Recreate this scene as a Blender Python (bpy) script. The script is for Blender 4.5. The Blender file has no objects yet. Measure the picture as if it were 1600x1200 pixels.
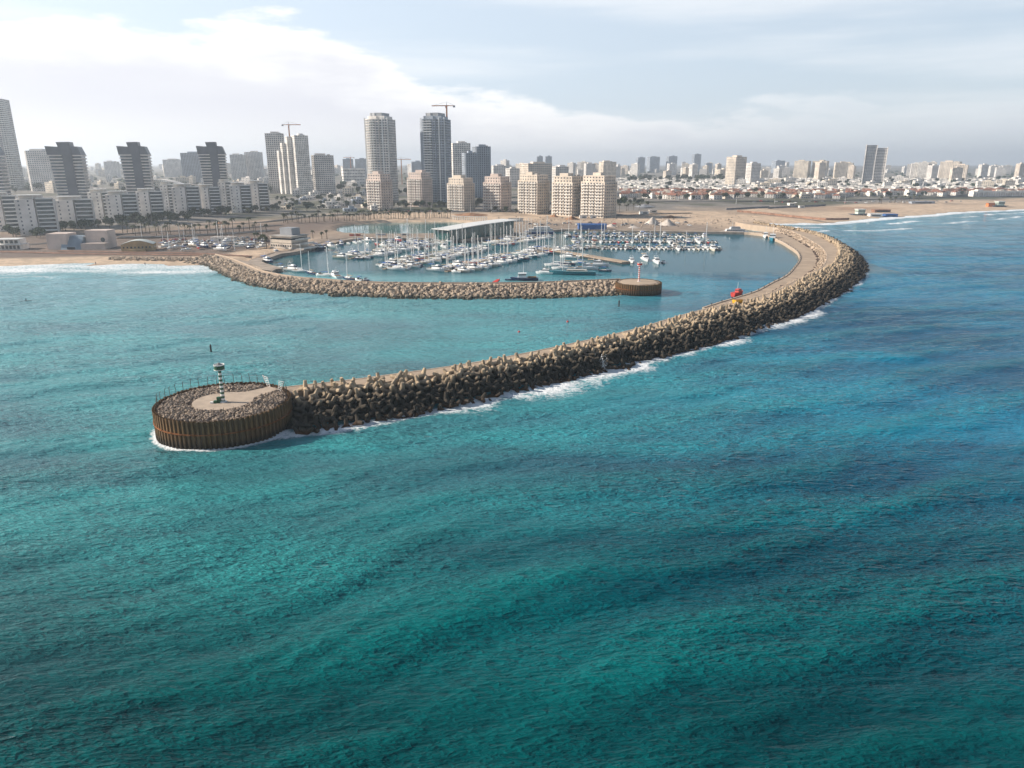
import bpy, bmesh, math, random
import numpy as np
from mathutils import Vector, Matrix

S = bpy.context.scene
C = S.collection
R = math.radians
PI = math.pi

# ------------------------------------------------------------------ camera
H = 60.0                        # drone height over the water, metres
F = 1130.0                      # focal length in pixels of the 1600 px photograph
PITCH = math.atan(344 / F)      # horizon sits at row 256 of 1200
cam = bpy.data.cameras.new('camera')
cam.sensor_width = 36.0
cam.lens = 36.0 * F / 1600
cam.clip_start = 0.5
cam.clip_end = 60000
co = bpy.data.objects.new('camera', cam)
co.location = (0, 0, H)
co.rotation_euler = (PI / 2 - PITCH, 0, 0)
C.objects.link(co)
S.camera = co

# ------------------------------------------------------------------ light
SUN_EL = R(27)
SUN_DIR = Vector((-0.99, 0.10, 0)).normalized()          # horizontal direction towards the sun
SUN_AZ = math.atan2(SUN_DIR.x, SUN_DIR.y)                 # clockwise from +Y
w = bpy.data.worlds.new('World')
S.world = w
w.use_nodes = True


class NT:
    """tiny helper for node trees"""
    def __init__(s, nt):
        s.nt = nt
        nt.nodes.clear()

    def n(s, typ, **kw):
        nd = s.nt.nodes.new(typ)
        for k, v in kw.items():
            if k.startswith('i_'):
                key = k[2:]
                key = int(key) if key.isdigit() else key.replace('_', ' ')
                nd.inputs[key].default_value = v
            else:
                setattr(nd, k, v)
        return nd

    def l(s, a, b):
        s.nt.links.new(a, b)

    def math(s, op, a, b=None, c=None, clamp=False):
        nd = s.nt.nodes.new('ShaderNodeMath')
        nd.operation = op
        nd.use_clamp = clamp
        for i, v in enumerate((a, b, c)):
            if v is None:
                continue
            if isinstance(v, (int, float)):
                nd.inputs[i].default_value = v
            else:
                s.l(v, nd.inputs[i])
        return nd.outputs[0]

    def mix(s, fac, a, b, blend='MIX'):
        nd = s.nt.nodes.new('ShaderNodeMix')
        nd.data_type = 'RGBA'
        nd.blend_type = blend
        for i, v in ((0, fac), (6, a), (7, b)):
            if isinstance(v, (int, float)):
                nd.inputs[i].default_value = v
            elif isinstance(v, tuple):
                nd.inputs[i].default_value = v if len(v) == 4 else (*v, 1)
            else:
                s.l(v, nd.inputs[i])
        return nd.outputs[2]

    def ramp(s, fac, lo, hi, a=0.0, b=1.0, smooth=True):
        nd = s.nt.nodes.new('ShaderNodeMapRange')
        nd.interpolation_type = 'SMOOTHSTEP' if smooth else 'LINEAR'
        s.l(fac, nd.inputs[0])
        nd.inputs[1].default_value = lo
        nd.inputs[2].default_value = hi
        nd.inputs[3].default_value = a
        nd.inputs[4].default_value = b
        return nd.outputs[0]


SKY = 0.080
t = NT(w.node_tree)
tc = t.n('ShaderNodeTexCoord')
sky = t.n('ShaderNodeTexSky', sky_type='NISHITA', sun_disc=False)
sky.sun_elevation = SUN_EL
sky.sun_rotation = SUN_AZ
sky.altitude = 0
sky.air_density = 1.15
sky.dust_density = 0.7
sky.ozone_density = 2.5
sep = t.n('ShaderNodeSeparateXYZ')
t.l(tc.outputs['Generated'], sep.inputs[0])
sx, sy, sz = sep.outputs
az = t.math('ARCTAN2', sx, sy)
el = t.math('ARCSINE', sz)
# cloud bank low over the land towards the sun, thinning to wisps away from it
cv = t.n('ShaderNodeCombineXYZ')
t.l(t.math('MULTIPLY', az, 2.2), cv.inputs[0])
t.l(t.math('MULTIPLY', el, 8.0), cv.inputs[1])
n1 = t.n('ShaderNodeTexNoise', i_Scale=2.6, i_Detail=9.0, i_Roughness=0.56)
t.l(cv.outputs[0], n1.inputs['Vector'])
n2 = t.n('ShaderNodeTexNoise', i_Scale=1.1, i_Detail=5.0, i_Roughness=0.55)
cv2 = t.n('ShaderNodeCombineXYZ')
t.l(t.math('MULTIPLY_ADD', az, 1.3, 4.0), cv2.inputs[0])
t.l(t.math('MULTIPLY', el, 13.0), cv2.inputs[1])
t.l(cv2.outputs[0], n2.inputs['Vector'])
edge = t.ramp(az, -0.33, 0.10, 0.160, 0.070)
edge2 = t.math('ADD', edge, t.math('MULTIPLY', t.math('SUBTRACT', n1.outputs[0], 0.5), 0.17))
depth = t.math('SUBTRACT', edge2, el)                    # > 0 inside the bank
bank = t.ramp(depth, -0.002, 0.022)
thin = t.math('MULTIPLY', t.ramp(az, 0.0, 0.45, 1.0, 0.35), t.ramp(el, -0.02, 0.05, 0.72, 1.0))
bank = t.math('MULTIPLY', bank, thin)
wisp = t.math('MULTIPLY', t.ramp(n2.outputs[0], 0.42, 0.70), 0.50)
wisp = t.math('MULTIPLY', wisp, t.ramp(el, 0.20, 0.45, 1.0, 0.08))
grey = t.ramp(depth, 0.0, 0.075)
grey = t.math('ADD', grey, t.math('MULTIPLY', t.math('SUBTRACT', n2.outputs[0], 0.5), 0.9), clamp=True)
ccol = t.mix(grey, (1.20, 1.19, 1.18), (0.88, 0.885, 0.955))
low = t.ramp(el, 0.015, 0.075, 1.0, 0.0)
ccol = t.mix(t.math('MULTIPLY', low, t.ramp(az, -0.7, 0.35, 0.85, 0.15)), ccol, (1.12, 1.09, 1.06))
skyc = t.mix(1.0, sky.outputs[0], (SKY, SKY, SKY), 'MULTIPLY')
high = t.ramp(el, 0.17, 0.50, 1.0, 0.06)
skyv = t.mix(t.math('MULTIPLY', high, t.ramp(az, -0.9, 0.75, 0.80, 0.52)), skyc, (0.95, 1.09, 1.26))   # high thin veil of cloud
veil = t.math('MAXIMUM', bank, wisp)
t.l(t.mix(veil, skyv, ccol), (bg := t.n('ShaderNodeBackground', i_Strength=0.62)).inputs[0])
wo = t.n('ShaderNodeOutputWorld')
t.l(bg.outputs[0], wo.inputs[0])

sun = bpy.data.lights.new('sun', 'SUN')
sun.energy = 5.0
sun.angle = R(0.6)
sun.color = (1.0, 0.90, 0.77)
so = bpy.data.objects.new('sun', sun)
C.objects.link(so)
sd = Vector((SUN_DIR.x * math.cos(SUN_EL), SUN_DIR.y * math.cos(SUN_EL), math.sin(SUN_EL)))
so.rotation_euler = sd.to_track_quat('Z', 'Y').to_euler()
so.location = (0, 0, 300)

S.view_settings.view_transform = 'Standard'
S.view_settings.look = 'None'
S.view_settings.exposure = 0.70
S.view_settings.gamma = 1.0
S.view_settings.use_curve_mapping = False
S.render.engine = 'CYCLES'
S.cycles.use_denoising = True
S.cycles.max_bounces = 5
S.cycles.diffuse_bounces = 2
S.cycles.glossy_bounces = 3
S.cycles.volume_bounces = 1
S.cycles.transparent_max_bounces = 8
S.cycles.caustics_reflective = False
S.cycles.caustics_refractive = False
S.cycles.sample_clamp_indirect = 4.0

# ------------------------------------------------------------------ pixel -> place
cP, sP = math.cos(PITCH), math.sin(PITCH)


def G(x, y, z=0.0):
    """where the ray through photo pixel (x, y) meets height z"""
    u, v = (x - 800) / F, (600 - y) / F
    d = (u, cP + v * sP, -sP + v * cP)
    k = (z - H) / d[2]
    return Vector((d[0] * k, d[1] * k, z))


def GL(pts, z=0.0):
    return [G(x, y, z) for x, y in pts]


def X_at(px, Y, z=0.0):
    return (px - 800) / F * (Y * cP + (H - z) * sP)


def Z_at(py, Y):
    return H + Y * math.tan(math.atan((600 - py) / F) - PITCH)


# ------------------------------------------------------------------ materials
MATS = {}


def mat(name, col, rough=0.8, var=0.15, scale=1.0, bump=0.0, col2=None, metal=0.0, spec=None, stretch=None, obj=True, bscale=None):
    if name in MATS:
        return MATS[name]
    m = bpy.data.materials.new(name)
    m.use_nodes = True
    q = NT(m.node_tree)
    b = q.n('ShaderNodeBsdfPrincipled')
    b.inputs['Roughness'].default_value = rough
    b.inputs['Metallic'].default_value = metal
    b.inputs['Specular IOR Level'].default_value = spec if spec is not None else (0.12 if rough >= 0.8 else 0.5)
    o = q.n('ShaderNodeOutputMaterial')
    q.l(b.outputs[0], o.inputs[0])
    tcn = q.n('ShaderNodeTexCoord')
    vec = tcn.outputs['Object']
    if stretch:
        mp = q.n('ShaderNodeMapping')
        mp.inputs['Scale'].default_value = stretch
        q.l(vec, mp.inputs[0])
        vec = mp.outputs[0]
    ns = q.n('ShaderNodeTexNoise', i_Scale=scale, i_Detail=6.0, i_Roughness=0.6)
    q.l(vec, ns.inputs['Vector'])
    c2 = col2 or tuple(c * (1 - var * 2) for c in col)
    c1 = tuple(min(1, c * (1 + (var if not col2 else 0))) for c in col)
    f = q.ramp(ns.outputs[0], 0.32, 0.68)
    cc = q.mix(f, c1, c2)
    if obj:
        oi = q.n('ShaderNodeObjectInfo')
        k = q.ramp(oi.outputs['Random'], 0, 1, 1 - var * 0.6, 1 + var * 0.4, smooth=False)
        hv = q.n('ShaderNodeHueSaturation')
        q.l(cc, hv.inputs['Color'])
        q.l(k, hv.inputs['Value'])
        cc = hv.outputs[0]
    q.l(cc, b.inputs['Base Color'])
    if bump:
        nb = q.n('ShaderNodeTexNoise', i_Scale=bscale or scale * 4, i_Detail=5.0, i_Roughness=0.6)
        q.l(vec, nb.inputs['Vector'])
        bn = q.n('ShaderNodeBump', i_Strength=bump, i_Distance=0.2)
        q.l(nb.outputs[0], bn.inputs['Height'])
        q.l(bn.outputs[0], b.inputs['Normal'])
    MATS[name] = m
    return m


M = {}
M['tetra'] = mat('tetrapod_concrete', (0.30, 0.25, 0.185), 0.9, 0.25, 0.5, 0.5, col2=(0.17, 0.145, 0.115))
M['core'] = mat('breakwater_core', (0.045, 0.04, 0.035), 0.95, 0.3, 0.6, 0.6)  # near-black colour stands in for shade between the armour units
M['path'] = mat('path_concrete', (0.46, 0.36, 0.27), 0.9, 0.12, 0.12, 0.15, col2=(0.36, 0.28, 0.215), bscale=2)
M['slab'] = mat('slab_concrete', (0.47, 0.38, 0.30), 0.9, 0.1, 0.35, 0.2, col2=(0.38, 0.31, 0.25))
M['rubble'] = mat('rubble_stone', (0.46, 0.365, 0.285), 0.95, 0.3, 0.6, 0.4, col2=(0.24, 0.195, 0.165))
M['rock'] = mat('armour_rock', (0.42, 0.33, 0.245), 0.95, 0.3, 0.25, 0.5, col2=(0.23, 0.19, 0.155), bscale=2)
M['rockwet'] = mat('wet_rock', (0.07, 0.06, 0.05), 0.6, 0.3, 0.25, 0.5, bscale=2)
M['white'] = mat('white_paint', (0.74, 0.74, 0.72), 0.45, 0.06, 2.0)
M['gel'] = mat('white_gelcoat', (0.80, 0.80, 0.79), 0.25, 0.05, 0.6)
M['cream'] = mat('cream_gelcoat', (0.66, 0.60, 0.50), 0.3, 0.08, 0.6)
M['navy'] = mat('navy_paint', (0.02, 0.035, 0.10), 0.3, 0.15, 0.8)
M['blue'] = mat('blue_canvas', (0.03, 0.11, 0.33), 0.7, 0.15, 1.0)
M['teal'] = mat('teal_paint', (0.02, 0.16, 0.20), 0.4, 0.15, 0.8)
M['black'] = mat('black_rubber', (0.02, 0.02, 0.022), 0.7, 0.2, 2.0)
M['tan'] = mat('tan_canvas', (0.40, 0.32, 0.22), 0.8, 0.12, 1.0)
M['red'] = mat('red_paint', (0.48, 0.035, 0.025), 0.45, 0.12, 1.5)
M['green'] = mat('green_paint', (0.010, 0.085, 0.035), 0.5, 0.12, 1.5)
M['yellow'] = mat('yellow_paint', (0.72, 0.40, 0.02), 0.5, 0.1, 1.5)
M['orange'] = mat('orange_paint', (0.60, 0.19, 0.05), 0.6, 0.12, 1.5)
M['glass'] = mat('dark_glass', (0.025, 0.035, 0.045), 0.12, 0.2, 0.6, spec=0.6)
M['bglass'] = mat('window_glass', (0.055, 0.075, 0.10), 0.2, 0.35, 0.15, spec=0.7)
M['teak'] = mat('teak_deck', (0.28, 0.18, 0.10), 0.8, 0.15, 2.0)
M['alu'] = mat('mast_aluminium', (0.78, 0.77, 0.75), 0.4, 0.06, 1.0)
M['steel'] = mat('galvanised_steel', (0.30, 0.30, 0.30), 0.5, 0.15, 2.0, metal=0.5)
M['rustpost'] = mat('rusty_post', (0.10, 0.075, 0.06), 0.8, 0.2, 2.0)
M['pont'] = mat('pontoon_planks', (0.33, 0.27, 0.21), 0.85, 0.15, 0.5)
M['quay'] = mat('quay_concrete', (0.36, 0.30, 0.25), 0.9, 0.15, 0.15, 0.2)
M['trunk'] = mat('tree_bark', (0.13, 0.10, 0.075), 0.95, 0.2, 1.5)
M['leaf'] = mat('dark_foliage', (0.045, 0.070, 0.030), 0.8, 0.35, 0.4, col2=(0.022, 0.036, 0.018))
M['leaf2'] = mat('olive_foliage', (0.085, 0.095, 0.045), 0.8, 0.3, 0.4, col2=(0.04, 0.05, 0.025))
M['palm'] = mat('palm_foliage', (0.075, 0.080, 0.035), 0.8, 0.3, 0.6, col2=(0.035, 0.045, 0.02))
M['roofred'] = mat('red_roof_tile', (0.33, 0.155, 0.11), 0.85, 0.25, 0.3)
M['roofbrown'] = mat('brown_roof_tile', (0.25, 0.13, 0.09), 0.85, 0.25, 0.3)
M['rooftop'] = mat('grey_flat_roof', (0.38, 0.355, 0.33), 0.9, 0.2, 0.15)
M['hwhite'] = mat('white_render', (0.74, 0.70, 0.65), 0.85, 0.15, 0.1)
M['hcream'] = mat('cream_render', (0.68, 0.60, 0.50), 0.85, 0.15, 0.1)
M['pink'] = mat('pinkish_stone', (0.60, 0.50, 0.445), 0.85, 0.12, 0.08)
M['beige'] = mat('beige_stone', (0.66, 0.575, 0.485), 0.85, 0.12, 0.08)
M['pale'] = mat('pale_stone', (0.70, 0.66, 0.62), 0.85, 0.12, 0.06)
M['grey'] = mat('grey_cladding', (0.30, 0.31, 0.33), 0.6, 0.12, 0.06)
M['dkgrey'] = mat('dark_cladding', (0.10, 0.11, 0.135), 0.5, 0.15, 0.06)
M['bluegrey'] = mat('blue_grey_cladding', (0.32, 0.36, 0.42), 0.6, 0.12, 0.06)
M['gglass'] = mat('green_glass', (0.015, 0.085, 0.085), 0.15, 0.2, 0.3, spec=0.7)
M['ochre'] = mat('ochre_wall', (0.42, 0.29, 0.155), 0.85, 0.12, 0.2)
M['roofgreen'] = mat('pale_metal_roof', (0.50, 0.53, 0.50), 0.5, 0.08, 0.2)
M['brick'] = mat('brown_paving', (0.27, 0.155, 0.11), 0.9, 0.2, 0.3)
M['asphalt'] = mat('asphalt', (0.07, 0.07, 0.075), 0.9, 0.2, 0.2)
M['dirt'] = mat('red_earth', (0.30, 0.16, 0.09), 0.95, 0.25, 0.2, 0.4)
M['sandpile'] = mat('grey_sand', (0.52, 0.46, 0.41), 0.95, 0.1, 0.3, 0.3)
M['skin'] = mat('skin', (0.42, 0.26, 0.18), 0.6, 0.1, 2)
M['cloth'] = mat('dark_clothing', (0.05, 0.055, 0.08), 0.9, 0.2, 2)


def pile_mat():
    m = bpy.data.materials.new('rusty_sheet_pile')
    m.use_nodes = True
    q = NT(m.node_tree)
    b = q.n('ShaderNodeBsdfPrincipled', i_Roughness=0.85)
    b.inputs['Specular IOR Level'].default_value = 0.1
    o = q.n('ShaderNodeOutputMaterial')
    q.l(b.outputs[0], o.inputs[0])
    tcn = q.n('ShaderNodeTexCoord')
    mp = q.n('ShaderNodeMapping')
    mp.inputs['Scale'].default_value = (3, 3, 0.35)
    q.l(tcn.outputs['Object'], mp.inputs[0])
    ns = q.n('ShaderNodeTexNoise', i_Scale=1.0, i_Detail=7.0, i_Roughness=0.65)
    q.l(mp.outputs[0], ns.inputs['Vector'])
    oi = q.n('ShaderNodeObjectInfo')
    c = q.mix(q.ramp(ns.outputs[0], 0.3, 0.7), (0.27, 0.15, 0.065), (0.075, 0.05, 0.032))
    c = q.mix(q.ramp(oi.outputs['Random'], 0, 1, 0, 0.45, False), c, (0.13, 0.095, 0.065))
    sp = q.n('ShaderNodeSeparateXYZ')
    q.l(tcn.outputs['Object'], sp.inputs[0])
    wet = q.ramp(q.math('ADD', sp.outputs[2], q.math('MULTIPLY', ns.outputs[0], 1.2)), 0.9, 2.6, 1, 0)
    c = q.mix(q.math('MULTIPLY', wet, 0.85), c, (0.03, 0.026, 0.02))     # weed and slime up to the splash line
    q.l(c, b.inputs['Base Color'])
    nb = q.n('ShaderNodeBump', i_Strength=0.4, i_Distance=0.1)
    q.l(ns.outputs[0], nb.inputs['Height'])
    q.l(nb.outputs[0], b.inputs['Normal'])
    return m


M['pile'] = pile_mat()


def tetra_mat():
    """concrete, darker by world height: weed and wet stain, with sea-face shade in the colour"""
    m = bpy.data.materials.new('tetrapod_stain_shade')
    m.use_nodes = True
    q = NT(m.node_tree)
    b = q.n('ShaderNodeBsdfPrincipled', i_Roughness=0.85)
    b.inputs['Specular IOR Level'].default_value = 0.1
    o = q.n('ShaderNodeOutputMaterial')
    q.l(b.outputs[0], o.inputs[0])
    ge = q.n('ShaderNodeNewGeometry')
    ns = q.n('ShaderNodeTexNoise', i_Scale=0.55, i_Detail=7.0, i_Roughness=0.62)
    q.l(ge.outputs['Position'], ns.inputs['Vector'])
    c = q.mix(q.ramp(ns.outputs[0], 0.35, 0.68), (0.50, 0.385, 0.26), (0.27, 0.215, 0.16))
    sp = q.n('ShaderNodeSeparateXYZ')
    q.l(ge.outputs['Position'], sp.inputs[0])
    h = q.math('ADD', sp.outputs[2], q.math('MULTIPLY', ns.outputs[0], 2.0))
    c = q.mix(q.ramp(h, 4.5, 6.9, 0.94, 0.0), c, (0.030, 0.027, 0.024))  # dark up to the crest: stain deepened to paint in the sea faces' shade
    c = q.mix(q.ramp(h, 0.8, 2.3, 0.8, 0.0), c, (0.075, 0.036, 0.018))
    q.l(c, b.inputs['Base Color'])
    nb = q.n('ShaderNodeTexNoise', i_Scale=3.0, i_Detail=5.0)
    q.l(ge.outputs['Position'], nb.inputs['Vector'])
    bp = q.n('ShaderNodeBump', i_Strength=0.35, i_Distance=0.15)
    q.l(nb.outputs[0], bp.inputs['Height'])
    q.l(bp.outputs[0], b.inputs['Normal'])
    return m


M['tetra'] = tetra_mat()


def rock_mat():
    m = bpy.data.materials.new('armour_stone')
    m.use_nodes = True
    q = NT(m.node_tree)
    b = q.n('ShaderNodeBsdfPrincipled', i_Roughness=0.92)
    b.inputs['Specular IOR Level'].default_value = 0.1
    o = q.n('ShaderNodeOutputMaterial')
    q.l(b.outputs[0], o.inputs[0])
    ge = q.n('ShaderNodeNewGeometry')
    ns = q.n('ShaderNodeTexNoise', i_Scale=0.45, i_Detail=6.0, i_Roughness=0.7)
    q.l(ge.outputs['Position'], ns.inputs['Vector'])
    c = q.mix(q.ramp(ns.outputs[0], 0.3, 0.7), (0.47, 0.37, 0.275), (0.24, 0.195, 0.16))
    sp = q.n('ShaderNodeSeparateXYZ')
    q.l(ge.outputs['Position'], sp.inputs[0])
    h = q.math('ADD', sp.outputs[2], q.math('MULTIPLY', ns.outputs[0], 1.0))
    c = q.mix(q.ramp(h, 0.9, 2.1, 0.85, 0.0), c, (0.045, 0.045, 0.03))
    q.l(c, b.inputs['Base Color'])
    nb = q.n('ShaderNodeTexNoise', i_Scale=2.0, i_Detail=5.0)
    q.l(ge.outputs['Position'], nb.inputs['Vector'])
    bp = q.n('ShaderNodeBump', i_Strength=0.5, i_Distance=0.3)
    q.l(nb.outputs[0], bp.inputs['Height'])
    q.l(bp.outputs[0], b.inputs['Normal'])
    return m


M['rock'] = rock_mat()

# ------------------------------------------------------------------ mesh helpers


def rotz(a):
    return Matrix.Rotation(a, 3, 'Z')


class MB:
    def __init__(s):
        s.v, s.f = [], []

    def add(s, vs, fs):
        k = len(s.v)
        s.v += [tuple(p) for p in vs]
        s.f += [tuple(i + k for i in q) for q in fs]
        return s

    def box(s, cx, cy, cz, sx, sy, sz, rz=0.0, top=1.0, topy=None):
        """centre x, y, BOTTOM z; top scales the upper face"""
        ty = top if topy is None else topy
        c, sn = math.cos(rz), math.sin(rz)
        vs = []
        for z, kx, ky in ((cz, 1, 1), (cz + sz, top, ty)):
            for a, b in ((-1, -1), (1, -1), (1, 1), (-1, 1)):
                x, y = a * sx / 2 * kx, b * sy / 2 * ky
                vs.append((cx + x * c - y * sn, cy + x * sn + y * c, z))
        return s.add(vs, [(3, 2, 1, 0), (4, 5, 6, 7), (0, 1, 5, 4), (1, 2, 6, 5), (2, 3, 7, 6), (3, 0, 4, 7)])

    def prism(s, plan, z0, z1, plan2=None):
        n = len(plan)
        p2 = plan2 or plan
        vs = [(p[0], p[1], z0) for p in plan] + [(p[0], p[1], z1) for p in p2]
        fs = [tuple(range(n - 1, -1, -1)), tuple(range(n, 2 * n))]
        fs += [(i, (i + 1) % n, n + (i + 1) % n, n + i) for i in range(n)]
        return s.add(vs, fs)

    def tube(s, a, b, r0, r1=None, n=6, caps=True):
        a, b = Vector(a), Vector(b)
        r1 = r0 if r1 is None else r1
        d = (b - a).normalized()
        u = d.orthogonal().normalized()
        v = d.cross(u)
        vs = []
        for p, r in ((a, r0), (b, r1)):
            for i in range(n):
                t_ = 2 * PI * i / n
                vs.append(p + (u * math.cos(t_) + v * math.sin(t_)) * r)
        fs = [(i, (i + 1) % n, n + (i + 1) % n, n + i) for i in range(n)]
        if caps:
            fs += [tuple(range(n - 1, -1, -1)), tuple(range(n, 2 * n))]
        return s.add(vs, fs)

    def lathe(s, prof, n=16, cx=0, cy=0):
        vs, fs = [], []
        for r, z in prof:
            for i in range(n):
                a = 2 * PI * i / n
                vs.append((cx + r * math.cos(a), cy + r * math.sin(a), z))
        for j in range(len(prof) - 1):
            for i in range(n):
                fs.append((j * n + i, j * n + (i + 1) % n, (j + 1) * n + (i + 1) % n, (j + 1) * n + i))
        fs.append(tuple(range(n - 1, -1, -1)))
        fs.append(tuple(range((len(prof) - 1) * n, len(prof) * n)))
        return s.add(vs, fs)

    def mesh(s, name, m, smooth=False):
        me = bpy.data.meshes.new(name)
        me.from_pydata(s.v, [], s.f)
        me.materials.append(m)
        if smooth:
            me.polygons.foreach_set('use_smooth', [True] * len(me.polygons))
        me.update()
        return me

    def build(s, name, m, parent=None, smooth=False, kind=None):
        return link(name, s.mesh(name, m, smooth), parent, kind=kind)


def link(name, me, parent=None, loc=None, rz=0.0, kind=None, material=None):
    o = bpy.data.objects.new(name, me)
    C.objects.link(o)
    if parent is not None:
        o.parent = parent
    if loc is not None:
        o.location = loc
    if rz:
        o.rotation_euler = (0, 0, rz)
    if kind:
        o['kind'] = kind
    if material is not None:
        o.material_slots[0].link = 'OBJECT'
        o.material_slots[0].material = material
    return o


def tag(o, label, cat, group=None):
    o['label'] = label
    o['category'] = cat
    if group:
        o['group'] = group
    return o


def thing(name, loc, label, cat, group=None, rz=0.0):
    o = bpy.data.objects.new(name, None)
    o.empty_display_size = 0.5
    C.objects.link(o)
    o.location = loc
    o.rotation_euler = (0, 0, rz)
    return tag(o, label, cat, group)


def dup(root, loc, rz=0.0, sc=None, label=None, group=None, mats=None):
    r = root.copy()
    C.objects.link(r)
    r.location = loc
    r.rotation_euler = (0, 0, rz)
    if sc:
        r.scale = sc if isinstance(sc, tuple) else (sc, sc, sc)
    if label:
        r['label'] = label
    if group:
        r['group'] = group
    for ch in root.children:
        c = ch.copy()
        C.objects.link(c)
        c.parent = r
        if mats:
            k = ch.name.split('.')[0]
            if k in mats and c.material_slots:
                c.material_slots[0].link = 'OBJECT'
                c.material_slots[0].material = mats[k]
        for gch in ch.children:
            d = gch.copy()
            C.objects.link(d)
            d.parent = c
    return r


rng = random.Random(11)
nrng = np.random.default_rng(5)


def smoothstep(a, b, x):
    q = np.clip((x - a) / (b - a), 0, 1)
    return q * q * (3 - 2 * q)


def seg_dist(px, py, poly, closed=False):
    """distance of arrays px, py to a polyline, signed by side (+ on the left), and running length"""
    best = np.full(px.shape, 1e12)
    side = np.zeros(px.shape)
    run = np.zeros(px.shape)
    L = 0.0
    pts = list(poly) + ([poly[0]] if closed else [])
    for (ax, ay), (bx, by) in zip(pts[:-1], pts[1:]):
        dx, dy = bx - ax, by - ay
        l2 = dx * dx + dy * dy
        q = np.clip(((px - ax) * dx + (py - ay) * dy) / l2, 0, 1)
        ex, ey = px - ax - q * dx, py - ay - q * dy
        d2 = ex * ex + ey * ey
        u = d2 < best
        best = np.where(u, d2, best)
        cr = dx * (py - ay) - dy * (px - ax)
        side = np.where(u, np.sign(cr), side)
        run = np.where(u, L + q * math.sqrt(l2), run)
        L += math.sqrt(l2)
    return np.sqrt(best), side, run


def vnoise(x, y, seed=0):
    """cheap smooth value noise in numpy"""
    xi, yi = np.floor(x).astype(np.int64), np.floor(y).astype(np.int64)
    fx, fy = x - xi, y - yi
    fx = fx * fx * (3 - 2 * fx)
    fy = fy * fy * (3 - 2 * fy)

    def hsh(a, b):
        n_ = (a * 374761393 + b * 668265263 + seed * 1442695041) & 0x7fffffff
        n_ = ((n_ ^ (n_ >> 13)) * 1274126177) & 0x7fffffff
        return ((n_ ^ (n_ >> 16)) & 0xffff) / 65535.0
    a = hsh(xi, yi) * (1 - fx) + hsh(xi + 1, yi) * fx
    b = hsh(xi, yi + 1) * (1 - fx) + hsh(xi + 1, yi + 1) * fx
    return a * (1 - fy) + b * fy


def fbm(x, y, o=4, seed=0):
    r, a, k = 0, 0.5, 1
    for i in range(o):
        r = r + a * vnoise(x * k, y * k, seed + i)
        a *= 0.5
        k *= 2.03
    return r / (1 - 0.5 ** o)


def catmull(pts, step=2.0):
    """smooth polyline resampled about every step metres (2-D or 3-D points)"""
    P_ = [np.array(tuple(p), float) for p in pts]
    P_ = [2 * P_[0] - P_[1]] + P_ + [2 * P_[-1] - P_[-2]]
    out = []
    for i in range(1, len(P_) - 2):
        a, b, c, d = P_[i - 1:i + 3]
        n_ = max(2, int(np.linalg.norm(c - b) / step))
        for k in range(n_):
            q = k / n_
            out.append(0.5 * (2 * b + (c - a) * q + (2 * a - 5 * b + 4 * c - d) * q * q + (3 * b - a - 3 * c + d) * q ** 3))
    out.append(P_[-2])
    return np.array(out)


def resample(c, step):
    d = np.r_[0, np.cumsum(np.linalg.norm(np.diff(c, axis=0), axis=1))]
    n_ = max(2, int(d[-1] / step))
    s_ = np.linspace(0, d[-1], n_ + 1)
    return np.stack([np.interp(s_, d, c[:, i]) for i in range(c.shape[1])], 1), s_


def normals2(c):
    tng = np.gradient(c[:, :2], axis=0)
    tng /= np.linalg.norm(tng, axis=1)[:, None] + 1e-9
    return np.stack([tng[:, 1], -tng[:, 0]], 1), tng       # right-hand side of travel


def xy(pts):
    return [(p[0], p[1]) for p in pts]


# ------------------------------------------------------------------ key lines of the place
ZW = 5.0      # breakwater walkway
ZQ = 2.0      # quay level
# outer breakwater: seaward edge of the walkway, from the round head to the shore
SPINE = catmull(xy(GL([(432, 617), (600, 597), (800, 566), (1000, 522), (1100, 492), (1212, 464), (1255, 441), (1284, 427), (1304, 413),
                       (1312, 395), (1307, 384), (1284, 371), (1264, 364), (1235, 358.5)], ZW)) + [(238, 690), (232, 730)], 2.0)
SPINE, SPL = resample(SPINE, 2.0)
SPN, SPT = normals2(SPINE)
SPN = SPN  # right of travel = seaward
OUTM = catmull(xy(GL([(440, 684), (520, 668), (600, 655), (700, 637), (800, 611), (900, 588), (1000, 568), (1140, 530), (1177, 515), (1226, 505), (1255, 489), (1289, 473), (1310, 460), (1335, 444), (1351, 424), (1347, 407),
                      (1327, 390), (1307, 378), (1284, 367), (1255, 360)], 0)) + [(252, 730)], 2.0)
AW = np.array([np.linalg.norm(OUTM - p_, axis=1).min() for p_ in SPINE])
AW = np.clip(np.convolve(np.pad(AW, 8, 'edge'), np.ones(17) / 17, 'valid'), 10.5, 21)
INNER = catmull(xy(GL([(452, 605), (600, 588), (800, 556), (1000, 516), (1095, 487), (1212, 456)], ZW)), 2.0)
WALLTOP = catmull(xy(GL([(1150, 472), (1224, 450), (1266, 429), (1284, 417), (1292, 401), (1284, 387), (1264, 374), (1243, 364), (1222, 357)], ZW)) + [(226, 690), (220, 730)], 2.0)
QIN = catmull(xy(GL([(1097, 481), (1125, 472), (1152, 464), (1180, 455), (1207, 441), (1227, 431), (1240, 418), (1249, 404), (1245, 393),
                     (1232, 384), (1220, 377), (1196, 367), (1177, 364), (1163, 363)], ZQ)), 2.0)
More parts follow.
